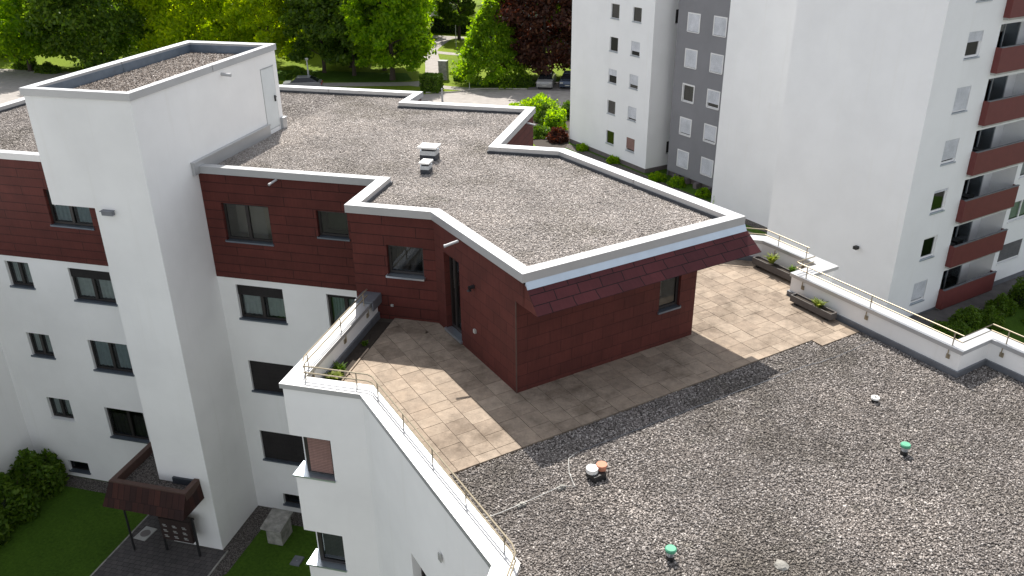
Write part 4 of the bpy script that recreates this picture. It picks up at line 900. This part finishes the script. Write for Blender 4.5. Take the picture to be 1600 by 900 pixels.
def bush(name, x, y, W, D, H, mat, label, n=2500, leaf=0.09, group=None, cat='bush', rz=0.0, boxy=False):
    T = empty(name, (x, y, 0), label, cat, group)
    if boxy:
        u_ = RNG.uniform(-1, 1, (n, 3)); ax = RNG.integers(0, 3, n); sg = RNG.choice([-1, 1], n)
        for k in range(3):
            m = ax == k; u_[m, k] = sg[m]*RNG.uniform(0.86, 1.0, m.sum())
        pts = u_*np.array([W/2, D/2, H/2])+np.array([0, 0, H/2])
    else:
        d = RNG.normal(size=(n, 3)); d /= np.linalg.norm(d, axis=1)[:, None]; d[:, 2] = np.abs(d[:, 2])
        bumps = 1+0.10*np.sin(d[:, 0]*7+x)+0.10*np.cos(d[:, 1]*6+y)+0.08*np.sin(d[:, 2]*9+x*2)
        pts = d*(RNG.uniform(0.72, 1.0, n)*bumps)[:, None]*np.array([W/2, D/2, H])
    pts = pts+RNG.normal(size=pts.shape)*leaf*0.4
    leaves_mesh('foliage', pts, leaf, T, mat)
    b = MB()
    for i in range(5):
        a = i*1.256; b.tube([(x, y, 0), (x+math.cos(a)*W*0.15, y+math.sin(a)*D*0.15, H*0.4), (x+math.cos(a)*W*0.3, y+math.sin(a)*D*0.3, H*0.75)], [0.04, 0.03, 0.01], 5)
    b.build('stem', 'bark', T)
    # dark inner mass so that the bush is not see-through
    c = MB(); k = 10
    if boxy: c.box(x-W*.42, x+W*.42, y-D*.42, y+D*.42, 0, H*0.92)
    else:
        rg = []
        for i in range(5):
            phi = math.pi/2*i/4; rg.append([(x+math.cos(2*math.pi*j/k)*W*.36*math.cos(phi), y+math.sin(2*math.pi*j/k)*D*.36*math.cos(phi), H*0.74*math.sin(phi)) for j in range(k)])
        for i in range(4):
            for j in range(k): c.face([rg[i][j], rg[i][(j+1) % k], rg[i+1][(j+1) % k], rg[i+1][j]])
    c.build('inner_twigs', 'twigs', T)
    T.rotation_euler = (0, 0, rz); return T
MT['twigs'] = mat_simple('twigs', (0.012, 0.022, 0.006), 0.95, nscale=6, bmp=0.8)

# front row of park trees (left to right)
GP = 'trees around the park lawn'
tree('broadleaf_tree', -83.0, 86.5, 13, 9.5, 2.0, 'leaf_mid', 'green tree with visible trunk standing by the pavement at the far left', n=12000, leaf=0.21, clumps=110, group=GP)
tree('broadleaf_tree', -74.5, 89.5, 14, 12.5, 0.8, 'leaf_dark', 'wide dark tree second from the left edge, branches down to the ground', n=19000, leaf=0.21, clumps=150, group=GP)
tree('broadleaf_tree', -65.0, 93.5, 14, 11.5, 0.8, 'leaf_bright', 'bright green tree behind the left end of the stair tower roof', n=16000, leaf=0.21, clumps=130, group=GP)
tree('broadleaf_tree', -60.6, 99.0, 13, 7.5, 1.5, 'leaf_bright', 'yellow green tree behind the middle of the stair tower roof', n=10000, leaf=0.21, clumps=90, group=GP)
tree('broadleaf_tree', -54.0, 93.5, 12, 8.0, 1.2, 'leaf_bright', 'yellow green tree behind the roof door of the stair tower', n=11000, leaf=0.2, clumps=90, group=GP)
tree('broadleaf_tree', -46.8, 92.8, 14, 7.5, 1.9, 'leaf_dark', 'dark tree just right of the stair tower behind the pale lamp post', n=12000, leaf=0.2, clumps=100, group=GP)
tree('broadleaf_tree', -42.6, 92.0, 14, 7.5, 1.9, 'leaf_dark', 'dark tree in the middle of the row behind the main roof', n=12000, leaf=0.2, clumps=100, group=GP)
tree('broadleaf_tree', -37.2, 90.5, 14, 8.3, 1.9, 'leaf_mid', 'large green tree left of the pale park path', n=16000, leaf=0.2, clumps=130, group=GP, trunk_r=0.3)
tree('conifer_tree', -25.6, 91.0, 8.9, 7.4, 0.5, 'leaf_cone', 'pointed light green tree right of the stone pillar', 'cone', n=17000, leaf=0.13, clumps=260, group=GP, trunk_r=0.2)
tree('copper_beech', -20.4, 94.5, 15, 9.2, 1.6, 'leaf_copper', 'dark purple leaved tree beside the pointed light green tree', n=17000, leaf=0.2, clumps=140, group=GP, trunk_r=0.25)
tree('broadleaf_tree', -15.2, 97.5, 15, 7.0, 1.0, 'leaf_mid', 'green tree between the purple tree and the tall white block', n=11000, leaf=0.2, clumps=100, group=GP)
tree('column_tree', -38.2, 119.0, 11, 5.0, 2.2, 'leaf_dark', 'slim dark tree standing behind the junction of the park paths', n=8000, leaf=0.2, clumps=70, group=GP, shape='column')
tree('broadleaf_tree', -40.2, 95.5, 14, 7.0, 1.4, 'leaf_dark', 'dark tree in the second row between the dark trees and the large green tree', n=11000, leaf=0.2, clumps=100, group=GP)
tree('broadleaf_tree', -45.0, 96.5, 14, 7.0, 1.4, 'leaf_dark', 'dark tree in the second row behind the gap of the two dark trees', n=11000, leaf=0.2, clumps=100, group=GP)
# trees far behind
GB = 'trees far behind the park'
bt = tree('broadleaf_tree', -92, 112, 15, 13, 0.8, 'leaf_mid', 'background tree at the top left corner behind the front row', n=13000, leaf=0.3, clumps=110, group=GB)
bd = tree('broadleaf_tree', -80, 112, 16, 13, 0.8, 'leaf_dark', 'dark background tree above the second tree from the left', n=13000, leaf=0.3, clumps=110, group=GB)
back = [(bd, -70, 116, 'dark background tree seen in the gap before the bright green tree'), (bt, -62, 118, 'background tree above the stair tower roof'), (bd, -52, 112, 'dark background tree seen above the stair tower door'),
        (bt, -57, 128, 'background tree left of the first dark front tree'), (bt, -50.5, 123, 'background tree hidden mostly by the first dark front tree'), (bt, -29.5, 130, 'background tree above the pointed light green tree'),
        (bt, -25, 126, 'background tree behind the purple tree'), (bd, -14, 122, 'background tree beside the tall block edge'),
        (bd, -104, 108, 'dark tree beyond the left edge of the front row'), (bt, -98, 96, 'green tree at the left picture edge behind the pavement'), (bt, -39, 156, 'tree at the top edge above the slim dark tree'), (bd, -54, 150, 'dark tree far behind the large green tree'), (bt, -18, 140, 'tree far behind the purple tree')]
for i, (src, x, y, lb) in enumerate(back): copytree(src, x, y, lb, rz=i*1.3, s=0.9+0.1*(i % 3), sz=1.0)
# undergrowth, hedges and bushes of the park
bush('blossom_bush', -44.6, 131.5, 5, 3, 3.0, 'leaf_pale', 'whitish blossoming bush beyond the dark hedge, left', n=2200, leaf=0.16)
bush('blossom_bush', -33.2, 120.5, 3.2, 3, 4.6, 'leaf_pale', 'white blossoming bush left of the pointed tree top', n=2200, leaf=0.16)
bush('blossom_bush', -27.5, 118.5, 3.6, 3, 4.6, 'leaf_pale', 'white blossoming bush between the pointed tree and the purple tree', n=2200, leaf=0.16)
bush('hedge', -39.5, 124.0, 9.0, 1.6, 2.3, 'leaf_dark', 'long dark hedge at the end of the park path', n=5000, leaf=0.14, cat='hedge', boxy=True)
bush('clipped_bush', -30.9, 86.0, 2.0, 1.9, 1.75, 'leaf_hedge', 'dark cube shaped clipped bush beside the roof corner', n=4500, leaf=0.09, boxy=True)
bush('round_bush', -29.35, 91.9, 1.9, 1.3, 1.0, 'leaf_hedge', 'low wide bush on the lawn right of the stone pillar', n=2200, leaf=0.09)
for i, (x, y, W, H, lb) in enumerate([(-24.2, 89.6, 3.4, 1.3, 'dark low hedge under the pointed light green tree'), (-21.8, 90.4, 2.6, 1.3, 'dark low hedge left of the two parked cars'), (-52, 88.0, 3.5, 1.3, 'low hedge right behind the stair tower'), (-47.5, 88.6, 3.8, 1.2, 'low dark hedge by the pale lamp post'), (-80, 86.0, 3.5, 1.2, 'low hedge under the leftmost tree'), (-84.5, 87.5, 4.0, 1.4, 'low hedge at the far left edge')]):
    bush('hedge', x, y, W, 1.5, H, 'leaf_dark', lb, n=2400, leaf=0.11, cat='hedge', group='low hedges in the park')
for i, (x, y, W, H, m_, lb) in enumerate([(-14.75, 73.2, 2.3, 1.9, 'leaf_mid', 'bright round bush between the roof corner and the tall block'), (-17.3, 78.2, 4.0, 2.0, 'leaf_mid', 'wide yellow green bush beside the road end'), (-14.0, 78.0, 2.4, 1.7, 'leaf_hedge', 'green bush against the tall block edge'), (-15.9, 75.7, 2.2, 1.5, 'leaf_hedge', 'dark bush behind the bright round bush'), (-13.7, 69.6, 1.9, 1.1, 'leaf_copper', 'brownish low bush by the corner of the tall block'), (-15.6, 70.9, 2.4, 0.8, 'leaf_hedge', 'low spreading bush in front of the bright round bush'), (-19.9, 78.6, 1.6, 0.9, 'leaf_mid', 'small bush at the road edge above the far roof coping')]):
    bush('round_bush', x, y, W, W, H, m_, lb, n=3000, leaf=0.10, group='bushes beside the tall block')
# bushes on the right
for (x, y, W, H, lb) in [(12.7, 41.0, 1.5, 0.95, 'rounded bush just beyond the jog of the right parapet'), (13.75, 41.5, 1.45, 0.9, 'rounded bush right beside the one beyond the parapet jog'), (14.75, 43.3, 1.3, 0.8, 'small rounded bush next to the paving by the lowest balcony'), (16.5, 44.7, 2.4, 1.3, 'large rounded bush at the right edge of the picture'), (11.9, 39.7, 2.2, 0.7, 'low bush against the railing on the right'), (16.4, 42.0, 1.8, 0.8, 'dark bush at the right edge above the railing')]:
    bush('round_bush', x, y, W, W, H, 'leaf_hedge', lb, n=3500, leaf=0.055, group='bushes at the foot of the tall block')
for (x, y, W, H, lb) in [(-11.2, 67.4, 1.0, 0.5, 'low shrub at the foot of the white corner of the tall block'), (-8.2, 64.5, 1.1, 0.5, 'low shrub under the lower windows of the tall block'), (-4.4, 60.8, 1.2, 0.6, 'low shrub by the recess of the tall block'), (-2.9, 59.9, 1.3, 0.6, 'low shrub at the foot of the grey wall'), (-0.9, 57.9, 1.1, 0.6, 'low shrub at the right end of the grey wall')]:
    bush('shrub', x, y, W, W, H, 'leaf_mid', lb, n=900, leaf=0.08, group='shrubs along the tall block')
bush('climbing_plant', 0.05, 56.4, 0.5, 0.5, 1.9, 'leaf_mid', 'slim green climber at the corner of the tall white wall', n=900, leaf=0.07, cat='plant')
# courtyard shrubs
for i, (x, y, W, H, lb) in enumerate([(-23.3, 19.7, 2.0, 1.5, 'leafy shrub in the courtyard corner by the basement window'), (-23.2, 18.2, 2.0, 1.5, 'leafy shrub in the middle of the courtyard hedge'), (-23.3, 16.7, 2.2, 1.5, 'leafy shrub at the left picture edge of the courtyard hedge'), (-23.3, 15.0, 2.2, 1.4, 'leafy shrub at the near end of the courtyard hedge')]):
    bush('leafy_shrub', x, y, W, 2.0, H, 'leaf_hedge', lb, n=5200, leaf=0.075, group='shrubs along the left courtyard wall')

# ------------------------------------------------------------ park furniture and cars
SP = empty('stone_pillar', (-31.5, 92.0, 0), 'tall grey rectangular stone pillar on the park lawn', 'monument')
b = MB(); b.box(-32.0, -31.02, 91.6, 92.3, 0, 2.05); b.build('shaft', 'concrete', SP)
b = MB(); b.box(-32.03, -30.99, 91.57, 92.33, 2.05, 2.15); b.build('cap_stone', 'plate', SP)
def post(name, x, y, H, r, mat, label, cat, head=True):
    T = empty(name, (x, y, 0), label, cat)
    b = MB(); b.tube([(x, y, 0), (x, y, H*0.45), (x, y, H)], [r*1.6, r*1.5, r], 8); b.build('pole', mat, T)
    if head: b = MB(); b.cyl(x, y, H, H+0.22, 0.14, 0.2); b.cyl(x, y, H+0.22, H+0.27, 0.22, 0.1); b.build('lamp_head', 'plate', T)
post('street_lamp', -45.4, 86.1, 2.7, 0.07, 'alu', 'pale lamp post in front of the dark trees by the stair tower', 'lamp post')
post('bollard', -28.3, 81.8, 1.3, 0.07, 'frame_grey', 'thin grey post at the road edge behind the roof corner', 'post', False)
post('lamp_post', -27.9, 91.8, 1.9, 0.03, 'frame_grey', 'thin dark post on the lawn left of the pointed tree', 'lamp post', True)
post('street_lamp', -36.4, 112.0, 3.0, 0.04, 'frame_grey', 'thin lamp post at the junction of the park paths', 'lamp post', False)
post('sign_post', -27.0, 87.2, 0.8, 0.03, 'frame_grey', 'short thin post where the path meets the road', 'post', False)
def car(x, y, rz, mat, label):
    T = empty('parked_car', (x, y, 0), label, 'car', 'cars parked in the park')
    b = MB()
    prof = [(-2.05, 0.28), (-2.1, 0.62), (-2.0, 0.88), (-1.2, 0.98), (1.45, 1.0), (2.0, 0.92), (2.1, 0.6), (2.05, 0.28)]
    cab = [(-1.25, 0.97), (-0.55, 1.42), (0.95, 1.45), (1.75, 0.99)]
    def ext(mb, pr_, w0, w1, mi=0):
        n = len(pr_); A = [(p[0]+x, y-w0 if p[1] < 1.2 else y-w1, p[1]) for p in pr_]; B_ = [(p[0]+x, y+w0 if p[1] < 1.2 else y+w1, p[1]) for p in pr_]
        mb.face(A, mi); mb.face(B_[::-1], mi)
        for i in range(n): j = (i+1) % n; mb.face([A[j], A[i], B_[i], B_[j]], mi)
    ext(b, prof, 0.84, 0.84); b.build('body', mat, T)
    b = MB(); ext(b, cab, 0.80, 0.62); b.build('windows', 'carglass', T)
    b = MB(); b.box(x-0.52, x+0.92, y-0.60, y+0.60, 1.425, 1.47); b.build('roof', mat, T)
    for sx in (-1.3, 1.3):
        for sy in (-0.84, 0.66):
            b = MB(); b.tube([(x+sx, y+sy, 0.31), (x+sx, y+sy+0.18, 0.31)], 0.31, 14); wh = b.build('wheel', 'tyre', T)
            b = MB(); yy = y+sy-0.005 if sy < 0 else y+sy+0.185; b.tube([(x+sx, yy, 0.31), (x+sx, yy+0.001, 0.31)], 0.18, 12); b.build('rim', 'alu', wh)
    for sy in (-0.62, 0.62):
        b = MB(); b.box(x-2.125, x-2.06, y+sy-0.16, y+sy+0.16, 0.66, 0.80); b.build('headlight', 'plate', T)
        b = MB(); b.box(x+2.05, x+2.125, y+sy-0.14, y+sy+0.14, 0.66, 0.84); b.build('tail_lamp', 'tail', T)
    b = MB(); b.box(x-2.13, x-2.08, y-0.26, y+0.26, 0.42, 0.52); b.build('number_plate', 'plate', T)
    T.rotation_euler = (0, 0, rz)
car(-19.3, 91.0, math.radians(95), 'white_car', 'pale car parked in the shade under the purple tree')
car(-16.9, 91.6, math.radians(95), 'blue_car', 'dark blue car parked nearest the tall white block')
car(-44.9, 83.6, math.radians(20), 'silver', 'silver car half hidden behind the main roof by the stair tower')

# ------------------------------------------------------------ loose roof stones (gravel)
def stones(name, inside, bbox, z, dens, size, parent, mat, seed):
    rg = np.random.default_rng(seed); x0, x1, y0, y1 = bbox; n = int((x1-x0)*(y1-y0)*dens)
    p = np.stack([rg.uniform(x0, x1, n), rg.uniform(y0, y1, n)], 1); p = p[inside(p[:, 0], p[:, 1])]; n = len(p)
    base = np.array([(1, 0, 0), (-0.45, 0.85, 0.05), (-0.5, -0.8, -0.05), (0.1, 0.1, 0.75), (0.0, -0.1, -0.6), (0.5, 0.75, 0.15)], float)
    tri = np.array([(0, 5, 3), (5, 1, 3), (1, 2, 3), (2, 0, 3), (5, 0, 4), (1, 5, 4), (2, 1, 4), (0, 2, 4)])
    q = rg.normal(size=(n, 4)); q[:, 0] += 1.2; q /= np.linalg.norm(q, axis=1)[:, None]; w_, x, y, zz = q.T
    Rm = np.stack([1-2*(y*y+zz*zz), 2*(x*y-zz*w_), 2*(x*zz+y*w_), 2*(x*y+zz*w_), 1-2*(x*x+zz*zz), 2*(y*zz-x*w_), 2*(x*zz-y*w_), 2*(y*zz+x*w_), 1-2*(x*x+y*y)], 1).reshape(n, 3, 3)
    s = size*rg.uniform(0.55, 1.25, n)**1.2
    an = rg.uniform(0.6, 1.3, (n, 1, 3))*np.array([1, 1, 0.75])
    V = np.einsum('nij,nkj->nki', Rm, base[None]*an)*s[:, None, None]
    V[:, :, 2] *= 0.85
    V += np.concatenate([p, (z+rg.uniform(0, 0.4, n)*size)[:, None]], 1)[:, None, :]
    off = np.array([0, 0, 0.]); q_ = parent
    while q_ is not None: off += np.array(q_.location); q_ = q_.parent
    V -= off
    me = bpy.data.meshes.new(name); me.vertices.add(n*6); me.vertices.foreach_set('co', V.astype(np.float32).ravel())
    T_ = (tri[None]+(np.arange(n)*6)[:, None, None]).reshape(-1, 3); m = len(T_)
    me.loops.add(m*3); me.loops.foreach_set('vertex_index', T_.astype(np.int32).ravel()); me.polygons.add(m)
    me.polygons.foreach_set('loop_start', np.arange(0, m*3, 3, dtype=np.int32)); me.polygons.foreach_set('loop_total', np.full(m, 3, dtype=np.int32))
    me.materials.append(MT[mat]); me.update(calc_edges=True)
    o = bpy.data.objects.new(name, me); COL.objects.link(o); o.parent = parent; o['kind'] = 'stuff'; return o
def ins_near(x, y):
    pavedA = (x-y < D_LINE+0.03); extra = (x-y < D_LINE+0.5) & (x+y > 22.6)
    lim = np.where(x-y > -13.05+0.03, 26.28, 24.68)
    return (~pavedA) & (~extra) & (x+y > 7.35) & (x > -2.5+0*x) & (x+y < lim) & (y > 7.6) | ((x <= -2.5) & (x+y > 7.35) & (~pavedA) & (x > -6))
stones('gravel_layer', ins_near, (-5, 10.5, 7.6, 21.5), 9.465, 1150, 0.031, BLD, 'stone', 1)
def in_poly(poly):
    def f(x, y):
        r = np.zeros(x.shape, bool); n = len(poly)
        for i in range(n):
            (xa, ya), (xb, yb) = poly[i], poly[(i+1) % n]
            c = ((ya > y) != (yb > y)); 
            with np.errstate(divide='ignore', invalid='ignore'): xi = (xb-xa)*(y-ya)/(yb-ya)+xa
            r ^= c & (x < xi)
        return r
    return f
rp = offset(PH, 0.33); ip = in_poly(rp)
stones('gravel_layer', lambda x, y: ip(x, y) & (x > -14.78), (-14.9, 1, 15, 31.2), 12.44, 1000, 0.028, BLD, 'stone2', 2)
stones('gravel_layer', lambda x, y: ip(x, y) & ((y > 26.1) | (x < -18.15)), (-26.6, -14.7, 20.8, 31.2), 12.44, 600, 0.031, BLD, 'stone', 3)
stones('gravel_layer', lambda x, y: x < 99, (TX0+0.25, TX1-0.25, TY0+0.25, TY1-0.25), 14.935, 900, 0.034, BLD, 'stone3', 4)
